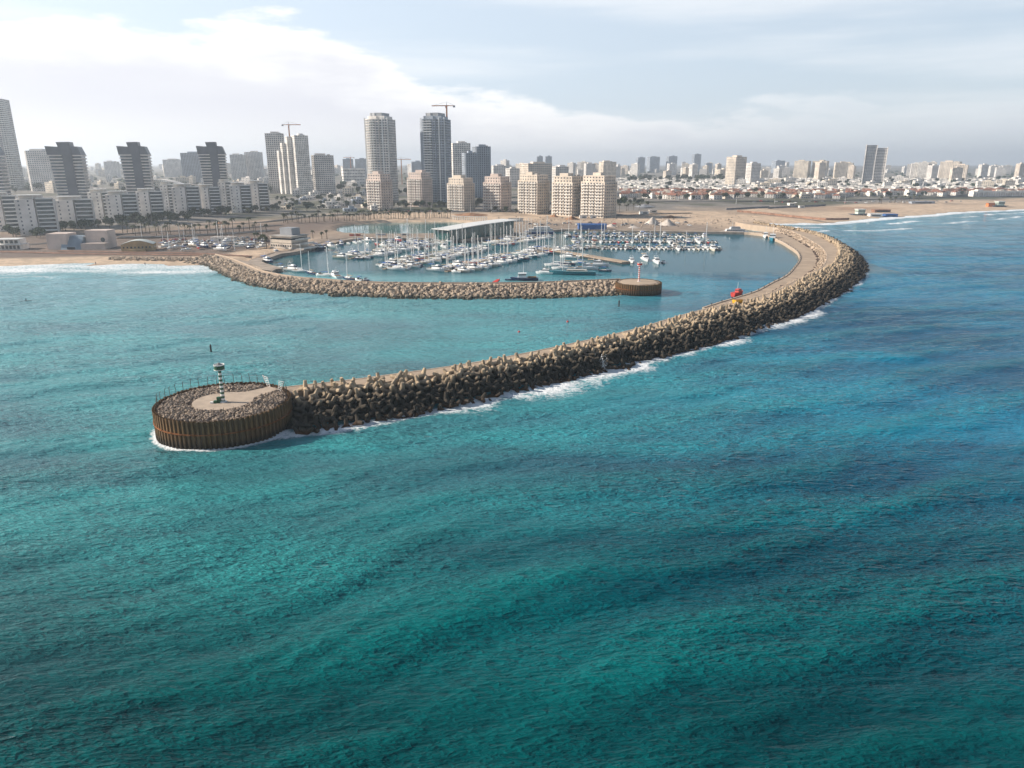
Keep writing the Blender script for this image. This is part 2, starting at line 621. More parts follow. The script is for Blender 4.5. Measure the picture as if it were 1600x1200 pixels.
# lee breakwater
LEE = catmull([(-196, 470)] + xy(GL([(345, 403), (372, 414), (400, 425), (450, 434), (500, 438), (560, 442), (650, 444), (800, 444), (900, 441), (975, 438)], 4.0)), 2.0)
LEE, LEL = resample(LEE, 2.0)
LEN, LET = normals2(LEE)
LEEW = catmull(xy(GL([(318, 414), (345, 428), (372, 441), (420, 452), (480, 459), (600, 466), (700, 468), (800, 467), (900, 465), (978, 461)], 0)), 2.0)
HEAD = Vector((-68.4, 162.8, 0))
HEADR = 14.8
ZH = 6.4
HEAD2 = Vector((61.5, 350.5, 0))
HEAD2R = 10.6
ZH2 = 5.2
# shore line, sea on the right of travel (coming from the left)
COAST = [(-9000, -200), (-3000, 250), (-800, 405), (-420, 425), (-306, 436), (-268, 446), (-234, 443), (-190, 441)]
BASIN = xy(GL([(345, 408), (398, 414), (425, 424), (434, 420), (407, 408), (440, 396.5), (468, 393), (490, 386), (540, 375.5), (562, 372.5), (700, 372.5), (722, 374),
               (806, 365.5), (880, 358.5), (1000, 361), (1163, 363.5)], 1.7))
COASTR = [(232, 735), (270, 772), (327, 768), (365, 796), (448, 864), (503, 896), (578, 957), (697, 1011), (900, 1110), (1500, 1370), (4000, 2300), (12000, 5000)]
SHORE = COAST + BASIN + COASTR
LANDPOLY = SHORE + [(12000, 30000), (-9500, 30000), (-9500, -200)]
INLAND = [(-9000, -100), (-3000, 300), (-420, 440), (-200, 480), (-120, 600), (-40, 700), (60, 720), (215, 690), (330, 780), (450, 870), (700, 1020), (1500, 1370), (4000, 2300), (12000, 5000)]
LAGOON = catmull(xy(GL([(522, 361), (524, 355), (548, 350.5), (600, 347.5), (660, 346), (712, 346), (742, 349), (756, 354), (745, 360), (690, 365), (610, 366.5), (545, 365), (522, 361)], 1.0)), 4.0)


def terrain_z(x, y):
    x = np.asarray(x, float)
    y = np.asarray(y, float)
    d, _, _ = seg_dist(x, y, SHORE)
    d = np.where(point_in(x, y, LANDPOLY), d, -d)         # + on land
    s, ss_, _ = seg_dist(x, y, INLAND)
    s = s * ss_
    z = 2.0 + 5.5 * smoothstep(90, 330, s) + 9 * smoothstep(300, 1300, s) + 17 * smoothstep(1200, 5000, s)
    z = z + smoothstep(60, 200, s) * (fbm(x / 60, y / 60, 3, 3) - 0.5) * 3.0
    db, _, _ = seg_dist(x, y, BASIN)
    db2, sb2, _ = seg_dist(x, y, COAST + COASTR)
    beachy = np.minimum(smoothstep(-6, 38, d) * 1.0, 1.0)
    soft = db > db2 - 1
    zz = np.where(soft, -1.2 + (z + 1.2) * smoothstep(-14, 42, d), np.where(d > 5.0, z, -2.5))
    zz = np.where(d < -14, -3.0, zz)
    lg, sl, _ = seg_dist(x, y, [tuple(p) for p in LAGOON])
    inside = point_in(x, y, LAGOON)
    zz = np.where(inside, np.minimum(zz, 1.2 - 2.0 * smoothstep(0, 6, lg)), zz)
    return zz


def point_in(x, y, poly):
    c = np.zeros(x.shape, bool)
    n_ = len(poly)
    j = n_ - 1
    for i in range(n_):
        xi, yi = poly[i][0], poly[i][1]
        xj, yj = poly[j][0], poly[j][1]
        c ^= ((yi > y) != (yj > y)) & (x < (xj - xi) * (y - yi) / (yj - yi + 1e-12) + xi)
        j = i
    return c


GRID = {}


def tz(x, y):
    gx, gy, gz = GRID['x'], GRID['y'], GRID['z']
    i = min(max(int(np.searchsorted(gx, x)) - 1, 0), len(gx) - 2)
    j = min(max(int(np.searchsorted(gy, y)) - 1, 0), len(gy) - 2)
    fx = min(max((x - gx[i]) / (gx[i + 1] - gx[i]), 0), 1)
    fy = min(max((y - gy[j]) / (gy[j + 1] - gy[j]), 0), 1)
    a = gz[j, i] * (1 - fx) + gz[j, i + 1] * fx
    b = gz[j + 1, i] * (1 - fx) + gz[j + 1, i + 1] * fx
    return float(a * (1 - fy) + b * fy)


def site(px, py):
    """ground point under a photo pixel"""
    z = 3.0
    for _ in range(5):
        p = G(px, py, z)
        z = max(0.0, tz(p.x, p.y))
    return G(px, py, z)


def axis(lo, hi, fine_lo, fine_hi, step, grow=1.07):
    a = list(np.arange(fine_lo, fine_hi + step, step))
    st, v = step, a[-1]
    while v < hi:
        st *= grow
        v += st
        a.append(v)
    st, v, b = step, fine_lo, []
    while v > lo:
        st *= grow
        v -= st
        b.append(v)
    return np.array(b[::-1] + a)


def grid_mesh(name, xs, ys, zf):
    X, Y = np.meshgrid(xs, ys)
    Z = zf(X, Y)
    nx, ny = len(xs), len(ys)
    v = np.stack([X.ravel(), Y.ravel(), Z.ravel()], 1)
    i = np.arange(ny - 1)[:, None] * nx + np.arange(nx - 1)[None, :]
    q = np.stack([i, i + 1, i + nx + 1, i + nx], -1).reshape(-1, 4)
    me = bpy.data.meshes.new(name)
    me.vertices.add(len(v))
    me.vertices.foreach_set('co', v.ravel())
    me.loops.add(q.size)
    me.loops.foreach_set('vertex_index', q.ravel())
    me.polygons.add(len(q))
    me.polygons.foreach_set('loop_start', np.arange(len(q)) * 4)
    me.polygons.foreach_set('use_smooth', np.ones(len(q), bool))
    me.update()
    return me, X, Y, Z


# ------------------------------------------------------------------ terrain
xs = axis(-9000, 11500, -450, 760, 4.0, 1.06)
ys = axis(330, 13500, 400, 1080, 4.0, 1.05)
me, TX, TY, TZ = grid_mesh('terrain', xs, ys, terrain_z)
GRID.update(x=xs, y=ys, z=TZ)
d_sh, _, _ = seg_dist(TX, TY, SHORE)
d_sh = np.where(point_in(TX, TY, LANDPOLY), d_sh, -d_sh)
s_in, q_in, _ = seg_dist(TX, TY, INLAND)
s_in *= q_in
nz1 = fbm(TX / 45, TY / 45, 4, 21)
nz2 = fbm(TX / 160, TY / 160, 4, 31)


def lerp(a, b, f):
    return a + (b - a) * f[..., None]


sand = np.array([0.55, 0.415, 0.30])
wets = np.array([0.30, 0.215, 0.16])
dirt = np.array([0.33, 0.25, 0.185])
redd = np.array([0.34, 0.20, 0.125])
urb = np.array([0.21, 0.195, 0.18])
grn = np.array([0.065, 0.075, 0.045])
col = np.zeros(TX.shape + (3,)) + sand
col = lerp(np.broadcast_to(wets, col.shape), col, smoothstep(4, 14, d_sh + (nz1 - .5) * 8))
col = lerp(col, np.broadcast_to(dirt, col.shape), smoothstep(0.42, 0.62, nz1) * smoothstep(60, 120, d_sh) * 0.8)
col = lerp(col, np.broadcast_to(redd, col.shape), smoothstep(0.52, 0.66, nz2) * smoothstep(50, 110, d_sh) * 0.7)
right = smoothstep(230, 330, TX)
urbf = smoothstep(170, 240, s_in + (nz1 - .5) * 60) * (1 - right) + smoothstep(150, 190, s_in + (nz1 - .5) * 30) * right
col = lerp(col, np.broadcast_to(urb, col.shape), urbf)
col = lerp(col, np.broadcast_to(grn, col.shape), urbf * smoothstep(0.47, 0.62, fbm(TX / 90, TY / 60, 4, 77)) * 0.85)
col = lerp(col, np.broadcast_to(np.array([.28, .22, .175]), col.shape), (1 - right) * (1 - smoothstep(20, 90, s_in)) * smoothstep(-170, -150, TX) * (1 - smoothstep(180, 215, TX)))
leftland = (1 - smoothstep(-190, -130, TX)) * smoothstep(28, 40, d_sh)
col = lerp(col, np.broadcast_to(np.array([.165, .125, .105]), col.shape), leftland * (1 - smoothstep(150, 230, s_in)))
ca = me.color_attributes.new('ground', 'FLOAT_COLOR', 'POINT')
ca.data.foreach_set('color', np.concatenate([col, np.ones(TX.shape + (1,))], -1).astype(np.float32).ravel())


def terrain_mat():
    m = bpy.data.materials.new('sandy_ground')
    m.use_nodes = True
    q = NT(m.node_tree)
    b = q.n('ShaderNodeBsdfPrincipled', i_Roughness=0.95)
    b.inputs['Specular IOR Level'].default_value = 0.1
    o = q.n('ShaderNodeOutputMaterial')
    q.l(b.outputs[0], o.inputs[0])
    at = q.n('ShaderNodeAttribute', attribute_name='ground')
    ge = q.n('ShaderNodeNewGeometry')
    a = q.n('ShaderNodeTexNoise', i_Scale=0.12, i_Detail=8.0, i_Roughness=0.7)
    q.l(ge.outputs['Position'], a.inputs['Vector'])
    c = q.mix(q.ramp(a.outputs[0], 0.35, 0.66, 0, 0.42), at.outputs['Color'], (0.10, 0.085, 0.07))
    hv = q.n('ShaderNodeHueSaturation')
    q.l(c, hv.inputs['Color'])
    hv.inputs['Value'].default_value = 1.12
    q.l(hv.outputs[0], b.inputs['Base Color'])
    bp = q.n('ShaderNodeBump', i_Strength=0.6, i_Distance=0.6)
    q.l(a.outputs[0], bp.inputs['Height'])
    q.l(bp.outputs[0], b.inputs['Normal'])
    return m


me.materials.append(terrain_mat())
link('terrain', me, kind='structure')

# ------------------------------------------------------------------ sea
DIRS = [(R(116), 25, .24), (R(106), 17, .14), (R(124), 11, .10), (R(98), 7.3, .075), (R(132), 5.1, .05), (R(110), 3.8, .035)]


def sea_z(x, y):
    wx = x + 9 * (fbm(x / 45, y / 45, 2, 9) - .5) * 2
    wy = y + 9 * (fbm(x / 45, y / 45, 2, 19) - .5) * 2
    z = 0
    for i, (a, lam, amp) in enumerate(DIRS):
        ph = 2 * PI / lam * (wx * math.cos(a) + wy * math.sin(a)) + i * 1.7
        env = 0.35 + 1.3 * vnoise(x / (lam * 2.6), y / (lam * 1.7), 40 + i)
        sn = np.sin(ph)
        z = z + amp * env * (sn + 0.22 * np.cos(2 * ph))
    # calmer behind the breakwaters
    ds, ss, _ = seg_dist(x, y, [tuple(p) for p in SPINE[::4]])
    lee = ((ss > 0) & (y > 180) & (x > -75)).astype(float)
    lee = lee * smoothstep(0, 10, ds)
    inb = smoothstep(400, 430, y) * (x > -160) * (x < 215)
    calm = np.clip(1 - 0.8 * lee, 0.05, 1) * (1 - 0.93 * inb)
    shore, _, _ = seg_dist(x, y, COAST)
    return z * calm * (0.75 + 0.25 * smoothstep(5, 60, shore))


xs = axis(-9000, 12000, -175, 230, 1.25, 1.035)
ys = axis(-600, 5200, 46, 330, 1.25, 1.028)
me, WX, WY, WZ = grid_mesh('sea', xs, ys, sea_z)
# foam: along the armour, round the head, on the two beaches
OUTW = SPINE + SPN * AW[:, None]
dO, sO, rO = seg_dist(WX, WY, [tuple(p) for p in OUTW])
wid = 4.0 + 10.0 * vnoise(rO / 11, rO * 0 + 3, 5) ** 2 + 14.0 * np.exp(-((rO - 78) / 36) ** 2) * vnoise(rO / 7, rO * 0, 8)
wid = wid * (1 - 0.55 * smoothstep(230, 330, rO))
foam = np.where((sO < 0) | (dO < 1.5), np.clip(1.15 - np.abs(dO) / wid, 0, 1.0), 0)
foam = np.where((sO > 0) & (dO >= 1.5), 0, foam)
foam *= 0.62 + 0.5 * vnoise(rO / 5.5, rO * 0 + 7, 15)
dH = np.hypot(WX - HEAD.x, WY - HEAD.y) - HEADR
angH = np.arctan2(WY - HEAD.y, WX - HEAD.x)
wH = 2.2 + 3.4 * vnoise(angH * 3.0 + 9, angH * 0, 3)
front = 0.35 + 0.65 * smoothstep(0.25, -0.45, np.sin(angH))
foam = np.maximum(foam, np.clip(1.15 - np.abs(dH) / wH, 0, 1) * (dH > -1) * front)
dL, sL, rL = seg_dist(WX, WY, COAST)
aL = np.clip(1.25 - dL / (30 + 16 * vnoise(rL / 30, rL * 0, 2)), 0, 0.70) * (0.62 + 0.6 * vnoise(rL / 22, dL / 6, 44)) * (WX < -140)
aL = np.maximum(aL, 0.55 * np.exp(-((dL - 44 - 8 * vnoise(rL / 40, rL * 0, 6)) / 5) ** 2) * (WX < -250))
foam = np.maximum(foam, aL)
dR, sR, rR = seg_dist(WX, WY, COASTR)
aR = np.clip(1.2 - dR / 16, 0, 1.0) * (WX > 225)
band = np.maximum(np.exp(-((dR - 38) / 8) ** 2), 0.8 * np.exp(-((dR - 75) / 8) ** 2))
aR = np.maximum(aR, band * 0.95 * smoothstep(.30, .62, vnoise(rR / 28, dR / 20, 12)) * (WX > 225))
foam = np.maximum(foam, aR)
dE, _, rE = seg_dist(WX, WY, [tuple(p) for p in LEEW])
foam = np.maximum(foam, np.clip(0.62 - dE / 3.0, 0, .5) * vnoise(rE / 12, rE * 0, 4))
at = me.attributes.new('foam', 'FLOAT', 'POINT')
at.data.foreach_set('value', foam.astype(np.float32).ravel())
# paler inshore: sandy shallows, with the sky's silver sheen put into the colour
inb = smoothstep(395, 430, WY) * (WX > -170) * (WX < 225)
dsp, ssp, _ = seg_dist(WX, WY, [tuple(p) for p in SPINE[::4]])
shel = ((ssp > 0) & (WY > 150)).astype(float) * smoothstep(-95, -60, WX + 0 * WY)
shal_sheen = np.clip(1 - dL / 400, 0, 1) * smoothstep(160, 20, WX) * (1 - inb)
shal_sheen = np.maximum(shal_sheen, 0.55 * np.clip(1 - dR / 260, 0, 1) * (WX > 220))
at = me.attributes.new('shallow_sheen', 'FLOAT', 'POINT')
at.data.foreach_set('value', shal_sheen.astype(np.float32).ravel())
at = me.attributes.new('harbour', 'FLOAT', 'POINT')
at.data.foreach_set('value', inb.astype(np.float32).ravel())


def sea_mat():
    m = bpy.data.materials.new('sea_water')
    m.use_nodes = True
    q = NT(m.node_tree)
    o = q.n('ShaderNodeOutputMaterial')
    ge = q.n('ShaderNodeNewGeometry')
    pos = ge.outputs['Position']
    fo = q.n('ShaderNodeAttribute', attribute_name='foam')
    sh = q.n('ShaderNodeAttribute', attribute_name='shallow_sheen')
    hb = q.n('ShaderNodeAttribute', attribute_name='harbour')

    def noise(sc, det, rough, stretch=(1, 1, 1), rot=0.0, dist=0.0):
        mp = q.n('ShaderNodeMapping')
        mp.inputs['Rotation'].default_value = (0, 0, rot)
        mp.inputs['Scale'].default_value = stretch
        q.l(pos, mp.inputs[0])
        n_ = q.n('ShaderNodeTexNoise', i_Scale=sc, i_Detail=det, i_Roughness=rough, i_Distortion=dist)
        q.l(mp.outputs[0], n_.inputs['Vector'])
        return n_.outputs[0]
    # ripples: short steep crests over longer undulations
    chop = noise(0.30, 3.0, 0.50, (0.42, 1.35, 1), R(-26))
    chop2 = noise(0.72, 3.0, 0.50, (0.45, 1.35, 1), R(-14))
    chop3 = noise(1.9, 2.0, 0.5, (0.55, 1.3, 1), R(-34))
    big = noise(0.03, 3.0, 0.5, (0.55, 1.5, 1), R(-28))
    patch = noise(0.012, 4.0, 0.55, (0.7, 1.2, 1), R(-20))

    def ridge(v):
        return q.math('SUBTRACT', 1.0, q.math('ABSOLUTE', q.math('MULTIPLY_ADD', v, 2.0, -1.0)))
    hgt = q.math('ADD', q.math('MULTIPLY', ridge(chop), 0.60), q.math('MULTIPLY', ridge(chop2), 0.46))
    hgt = q.math('ADD', hgt, q.math('MULTIPLY', ridge(chop3), 0.14))
    gust = q.ramp(noise(0.02, 3.0, 0.5, (0.5, 1.4, 1), R(-15)), 0.35, 0.65, 0.65, 1.15)
    calm = q.math('MULTIPLY', gust, q.math('SUBTRACT', 1.0, q.math('MULTIPLY', hb.outputs['Fac'], 0.86)))
    bp = q.n('ShaderNodeBump', i_Distance=2.0)
    q.l(q.math('MULTIPLY', calm, 0.85), bp.inputs['Strength'])
    q.l(hgt, bp.inputs['Height'])
    # body colour of the water
    sp = q.n('ShaderNodeSeparateXYZ')
    q.l(pos, sp.inputs[0])
    deep = q.mix(q.ramp(sp.outputs[0], -70, 110), (0.0, 0.060, 0.078), (0.0, 0.052, 0.115))
    turq = q.mix(q.ramp(sp.outputs[0], -60, 160), (0.0, 0.215, 0.225), (0.0, 0.140, 0.255))
    f = q.math('ADD', q.math('MULTIPLY', patch, 1.3), q.math('MULTIPLY', big, 0.75))
    c = q.mix(q.ramp(f, 0.80, 1.25), deep, turq)
    dk = q.ramp(q.math('ADD', q.math('MULTIPLY', sp.outputs[1], 1.0), q.math('MULTIPLY', patch, 60.0)), 80, 200, 0.92, 0.0)  # vignette-like darkening towards the camera, put into the colour
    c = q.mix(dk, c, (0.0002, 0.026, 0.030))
    c = q.mix(q.ramp(sp.outputs[2], -0.25, 0.75, 0.0, 0.28), c, (0.003, 0.20, 0.195))  # light through the swell tops, painted in by height
    c = q.mix(q.math('MULTIPLY', sh.outputs['Fac'], 0.9), c, (0.19, 0.37, 0.43))  # sandy shallows plus bright-sky sheen, mixed in as colour
    c = q.mix(q.math('MULTIPLY', hb.outputs['Fac'], 0.85), c, (0.012, 0.085, 0.115))
    # light through thin crests and dimmer troughs, both put into the colour
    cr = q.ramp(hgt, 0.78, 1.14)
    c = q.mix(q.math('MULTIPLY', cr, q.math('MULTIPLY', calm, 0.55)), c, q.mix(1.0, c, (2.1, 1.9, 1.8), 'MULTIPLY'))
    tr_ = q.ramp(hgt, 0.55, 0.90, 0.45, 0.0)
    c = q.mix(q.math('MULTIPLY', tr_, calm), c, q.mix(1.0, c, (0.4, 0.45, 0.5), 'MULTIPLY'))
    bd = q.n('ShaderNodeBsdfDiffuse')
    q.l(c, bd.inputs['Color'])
    q.l(bp.outputs[0], bd.inputs['Normal'])
    bg_ = q.n('ShaderNodeBump', i_Distance=0.75)
    q.l(q.math('MULTIPLY', calm, 0.55), bg_.inputs['Strength'])
    q.l(hgt, bg_.inputs['Height'])
    gl = q.n('ShaderNodeBsdfGlossy', i_Roughness=0.06)
    q.l(bg_.outputs[0], gl.inputs['Normal'])
    fr_ = q.n('ShaderNodeFresnel', i_IOR=1.33)
    q.l(bg_.outputs[0], fr_.inputs['Normal'])
    b = q.n('ShaderNodeMixShader')
    q.l(q.math('MULTIPLY', fr_.outputs[0], 0.7), b.inputs[0])     # crests mask part of the reflection
    q.l(bd.outputs[0], b.inputs[1])
    q.l(gl.outputs[0], b.inputs[2])
    # foam
    fn = ridge(noise(0.34, 7.0, 0.66, (1, 1, 1), 0.3, 0.6))
    fn2 = noise(0.9, 6.0, 0.65)
    fm = q.math('ADD', q.math('MULTIPLY', fn, 0.55), q.math('MULTIPLY', fn2, 0.45))
    fm = q.math('ADD', fm, q.math('MULTIPLY', fo.outputs['Fac'], 0.60))
    msk = q.ramp(fm, 0.93, 1.24)
    msk = q.math('MULTIPLY', msk, q.ramp(fo.outputs['Fac'], 0.02, 0.22))
    fb = q.n('ShaderNodeBsdfPrincipled', i_Roughness=0.9)
    fb.inputs['Base Color'].default_value = (0.78, 0.81, 0.83, 1)
    bp2 = q.n('ShaderNodeBump', i_Distance=1.0, i_Strength=0.8)
    q.l(fm, bp2.inputs['Height'])
    q.l(bp2.outputs[0], fb.inputs['Normal'])
    mx = q.n('ShaderNodeMixShader')
    q.l(msk, mx.inputs[0])
    q.l(b.outputs[0], mx.inputs[1])
    q.l(fb.outputs[0], mx.inputs[2])
    q.l(mx.outputs[0], o.inputs[0])
    return m


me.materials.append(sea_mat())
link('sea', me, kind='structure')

# lagoon behind the marina
lm = MB()
lm.add([(p[0], p[1], 0.35) for p in LAGOON[:-1]], [tuple(range(len(LAGOON) - 1))])
M['lagoon'] = mat('lagoon_water', (0.04, 0.20, 0.20), 0.12, 0.2, 0.03, 0.15, bscale=0.6)
lm.build('lagoon', M['lagoon'], kind='structure')

# ------------------------------------------------------------------ outer breakwater


def strip(bm_, left, right, z0, z1, zb=-2.5):
    """solid ribbon between two polylines (same count): top z0 at left and z1 at right, down to zb"""
    n_ = len(left)
    vs, fs = [], []
    for a, b in zip(left, right):
        vs += [(a[0], a[1], z0), (b[0], b[1], z1), (b[0], b[1], zb), (a[0], a[1], zb)]
    for i in range(n_ - 1):
        k = i * 4
        fs += [(k, k + 1, k + 5, k + 4), (k + 1, k + 2, k + 6, k + 5), (k + 3, k, k + 4, k + 7)]
    fs += [(0, 3, 2, 1), (k + 4, k + 5, k + 6, k + 7)]
    return bm_.add(vs, fs)


def nearest_on(c, pts):
    """for each row of pts the nearest point of polyline c"""
    out = []
    for p in pts:
        d = np.linalg.norm(c[:, :2] - p[None, :2], axis=1)
        out.append(c[int(d.argmin()), :2])
    return np.array(out)


bw = thing('breakwater', (SPINE[0][0], SPINE[0][1], 0), 'long curved outer breakwater faced with dark concrete tetrapods on its sea side', 'breakwater')
B0 = np.array([SPINE[0][0], SPINE[0][1]])


def rel(a):
    return np.asarray(a)[:, :2] - B0


# the straight part carries one walkway; from the quay on it splits into upper walkway, sloping stone wall and low quay
iq = int(np.argmin(np.linalg.norm(SPINE - np.array(xy(GL([(1118, 487)], ZW))[0]), axis=1)))
wid_l = np.full(len(SPINE), 6.2)
inner = SPINE - SPN * 6.2
wt = nearest_on(WALLTOP, SPINE)
wdist = np.linalg.norm(wt - SPINE, axis=1)
blend = smoothstep(SPL[iq] + 22, SPL[iq] + 75, SPL)
wid_l = 6.2 * (1 - blend) + np.clip(wdist, 4.5, 16) * blend
kern = np.ones(15) / 15
wid_l = np.convolve(np.pad(wid_l, 7, 'edge'), kern, 'valid')
inner = SPINE - SPN * wid_l[:, None]
m_ = MB()
strip(m_, rel(inner), rel(SPINE), ZW, ZW)
m_.build('walkway', M['path'], bw)
# core under the armour, its dark colour standing for shade in the gaps
m_ = MB()
strip(m_, rel(SPINE + SPN * 0.05), rel(SPINE + SPN * (AW[:, None] - 1.0)), ZW - 1.3, -1.0, -3)
m_.build('core', M['core'], bw)
# expansion joints: thin dark strips across the walkway, and a low upstand on its inner edge
up = MB()
strip(up, rel(inner + SPN * 0.02), rel(inner + SPN * 0.55), ZW + 0.10, ZW + 0.10, ZW - 0.3)
up.build('kerb', M['slab'], bw)


def tetra_mesh():
    m2 = MB()
    dirs = [Vector((0, 0, 1))] + [Vector((math.cos(a) * 0.943, math.sin(a) * 0.943, -0.333)) for a in (0.3, 0.3 + 2 * PI / 3, 0.3 + 4 * PI / 3)]
    for d in dirs:
        m2.tube(d * 0.1, d * 1.95, 0.66, 0.40, 8)
    return m2


TB = tetra_mesh()
tv = np.array(TB.v)
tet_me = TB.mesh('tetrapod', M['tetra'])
cand = []
tr = random.Random(4)
step = 2.35
c2, l2 = resample(SPINE, step)
n2_, _ = normals2(c2)
for i in range(1, len(c2) - 4):
    far = l2[i] > 380
    aw = float(np.interp(l2[i], SPL, AW))
    rows_ = max(6, int(round(aw / 2.15)))
    for row in range(rows_):
        off = 0.7 + row * (aw - .9) / (rows_ - 1) + tr.uniform(-.5, .5)
        f_ = row / (rows_ - 1)
        zz = ZW + 0.25 - f_ * 5.2 + (.5 * math.sin(f_ * PI)) + tr.uniform(-.4, .5)
        if row == 0 and tr.random() < 0.22:
            continue
        p = c2[i] + n2_[i] * off + np.array([tr.uniform(-.5, .5), tr.uniform(-.5, .5)])
        if math.hypot(p[0] - HEAD.x, p[1] - HEAD.y) < HEADR + 1.4:
            continue
        cand.append((p[0], p[1], zz, tr.uniform(0, 2 * PI), tr.choice((0, .25, PI - .3, 1.1, 2.0)) + tr.uniform(-.35, .35), tr.uniform(0, 2 * PI), tr.uniform(.88, 1.1)))
for i in range(2, len(c2) - 6):                             # crest row, one leg pointing up
    if tr.random() < .62:
        p = c2[i] + n2_[i] * tr.uniform(-.1, 1.0)
        if math.hypot(p[0] - HEAD.x, p[1] - HEAD.y) > HEADR + 1.6:
            cand.append((p[0], p[1], ZW + .75 + tr.uniform(-.2, .25), tr.uniform(0, 6), tr.uniform(-.3, .3), tr.uniform(-.6, .6), tr.uniform(.9, 1.05)))
for i in range(26):                                         # a few that slid down into the swash
    k = tr.randrange(4, 190)
    p = c2[k] + n2_[k] * (float(np.interp(l2[k], SPL, AW)) + tr.uniform(-.2, 1.8))
    cand.append((p[0], p[1], tr.uniform(-.9, -.2), tr.uniform(0, 6), tr.uniform(0, 3), tr.uniform(0, 6), 1.0))
cand.sort(key=lambda c: c[0] ** 2 + c[1] ** 2)
from mathutils import Euler
vis = [c for c in cand if c[2] > -1.2]
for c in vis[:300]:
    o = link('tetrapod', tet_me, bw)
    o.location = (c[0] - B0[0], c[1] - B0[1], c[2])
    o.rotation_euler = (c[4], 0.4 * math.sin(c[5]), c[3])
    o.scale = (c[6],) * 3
rest = MB()
tf = TB.f
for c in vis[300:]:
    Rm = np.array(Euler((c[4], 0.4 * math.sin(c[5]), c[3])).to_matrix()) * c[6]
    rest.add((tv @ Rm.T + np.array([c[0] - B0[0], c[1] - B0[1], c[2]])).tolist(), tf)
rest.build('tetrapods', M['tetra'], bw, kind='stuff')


def rock_proto(seed, sub=1):
    b = bmesh.new()
    bmesh.ops.create_icosphere(b, subdivisions=sub, radius=1.0)
    r_ = random.Random(seed)
    axes = [Vector((r_.gauss(0, 1), r_.gauss(0, 1), r_.gauss(0, 1))).normalized() for _ in range(7)]
    lim = [r_.uniform(.48, .85) for _ in axes]
    for v in b.verts:
        for a, l_ in zip(axes, lim):
            k = v.co.dot(a)
            if k > l_:
                v.co -= a * (k - l_)
        v.co.z *= 0.8
    vs = [tuple(v.co) for v in b.verts]
    fs = [tuple(v.index for v in f.verts) for f in b.faces]
    b.free()
    return vs, fs


ROCKS = [rock_proto(i) for i in range(6)]
ROCKS_LO = []
for vs, fs in [rock_proto(i + 20, 1) for i in range(4)]:
    ROCKS_LO.append((vs, fs))


def put_rock(mb, p, s, r_, lo=False):
    vs, fs = r_.choice(ROCKS_LO if lo else ROCKS)
    Rm = np.array(Euler((r_.uniform(0, 6), r_.uniform(0, 6), r_.uniform(0, 6))).to_matrix())
    k = np.array([s * r_.uniform(.85, 1.25), s * r_.uniform(.85, 1.25), s * r_.uniform(.7, 1.0)])
    mb.add((np.array(vs) @ Rm.T * k + np.array(p)).tolist(), fs)


# low quay inside the bend
qc, ql = resample(QIN, 2.0)
qn, _ = normals2(qc)
# foot of the stone wall
qfoot = []
for p in qc:
    d = np.linalg.norm(inner - p, axis=1)
    j = int(d.argmin())
    v = inner[j] - p
    L_ = np.linalg.norm(v) + 1e-6
    qfoot.append(p + v / L_ * max(L_ - 4.0, min(L_ * 0.6, 4.0)))
qfoot = np.array(qfoot)
m_ = MB()
strip(m_, rel(qc), rel(qfoot), ZQ, ZQ + 0.05)
m_.build('quay', M['path'], bw)
m_ = MB()
strip(m_, rel(qc - qn * 0.02), rel(qc + qn * 0.9), ZQ + 0.28, ZQ + 0.28, ZQ - 0.6)
m_.build('quay_kerb', M['slab'], bw)
wr = MB()
rr = random.Random(9)
for i in range(len(qc)):
    a = qfoot[i]
    d = np.linalg.norm(inner - a, axis=1)
    b = inner[int(d.argmin())]
    if np.linalg.norm(b - a) > 12:
        continue
    for k in range(7):
        q_ = rr.uniform(0, 1)
        p = a + (b - a) * q_ + np.array([rr.uniform(-1, 1), rr.uniform(-1, 1)])
        put_rock(wr, (p[0] - B0[0], p[1] - B0[1], ZQ - .1 + (ZW - ZQ - .1) * q_), rr.uniform(.5, .85), rr)
wr.build('stone_wall', M['rock'], bw, kind='stuff')
core2 = MB()
strip(core2, rel(qfoot), rel(nearest_on(inner, qfoot)), ZQ + 0.02, ZW - 0.35)
core2.build('wall_core', M['path'], bw)
for i in range(4, len(qc) - 4, 5):
    bo = MB()
    bo.lathe([(.28, 0), (.2, .1), (.18, .45), (.3, .5), (.26, .66), (.05, .7)], 8)
    o = bo.build('bollard', M['black'], bw)
    o.location = (qc[i][0] + qn[i][0] * .5 - B0[0], qc[i][1] + qn[i][1] * .5 - B0[1], ZQ + .28)

q_ = MB()
for i in range(6, len(qc) - 8):
    if rr.random() < .55:
        for k in range(rr.randint(1, 4)):
            p = qfoot[i] + np.array([rr.uniform(-1.5, .4), rr.uniform(-1, 1)])
            put_rock(q_, (p[0] - B0[0], p[1] - B0[1], ZQ + .3), rr.uniform(.35, .8), rr)
M['net'] = mat('dark_netting', (.075, .055, .05), .95, .35, .8)
q_.build('net_piles', M['net'], bw, kind='stuff')

# ------------------------------------------------------------------ round head of sheet piles


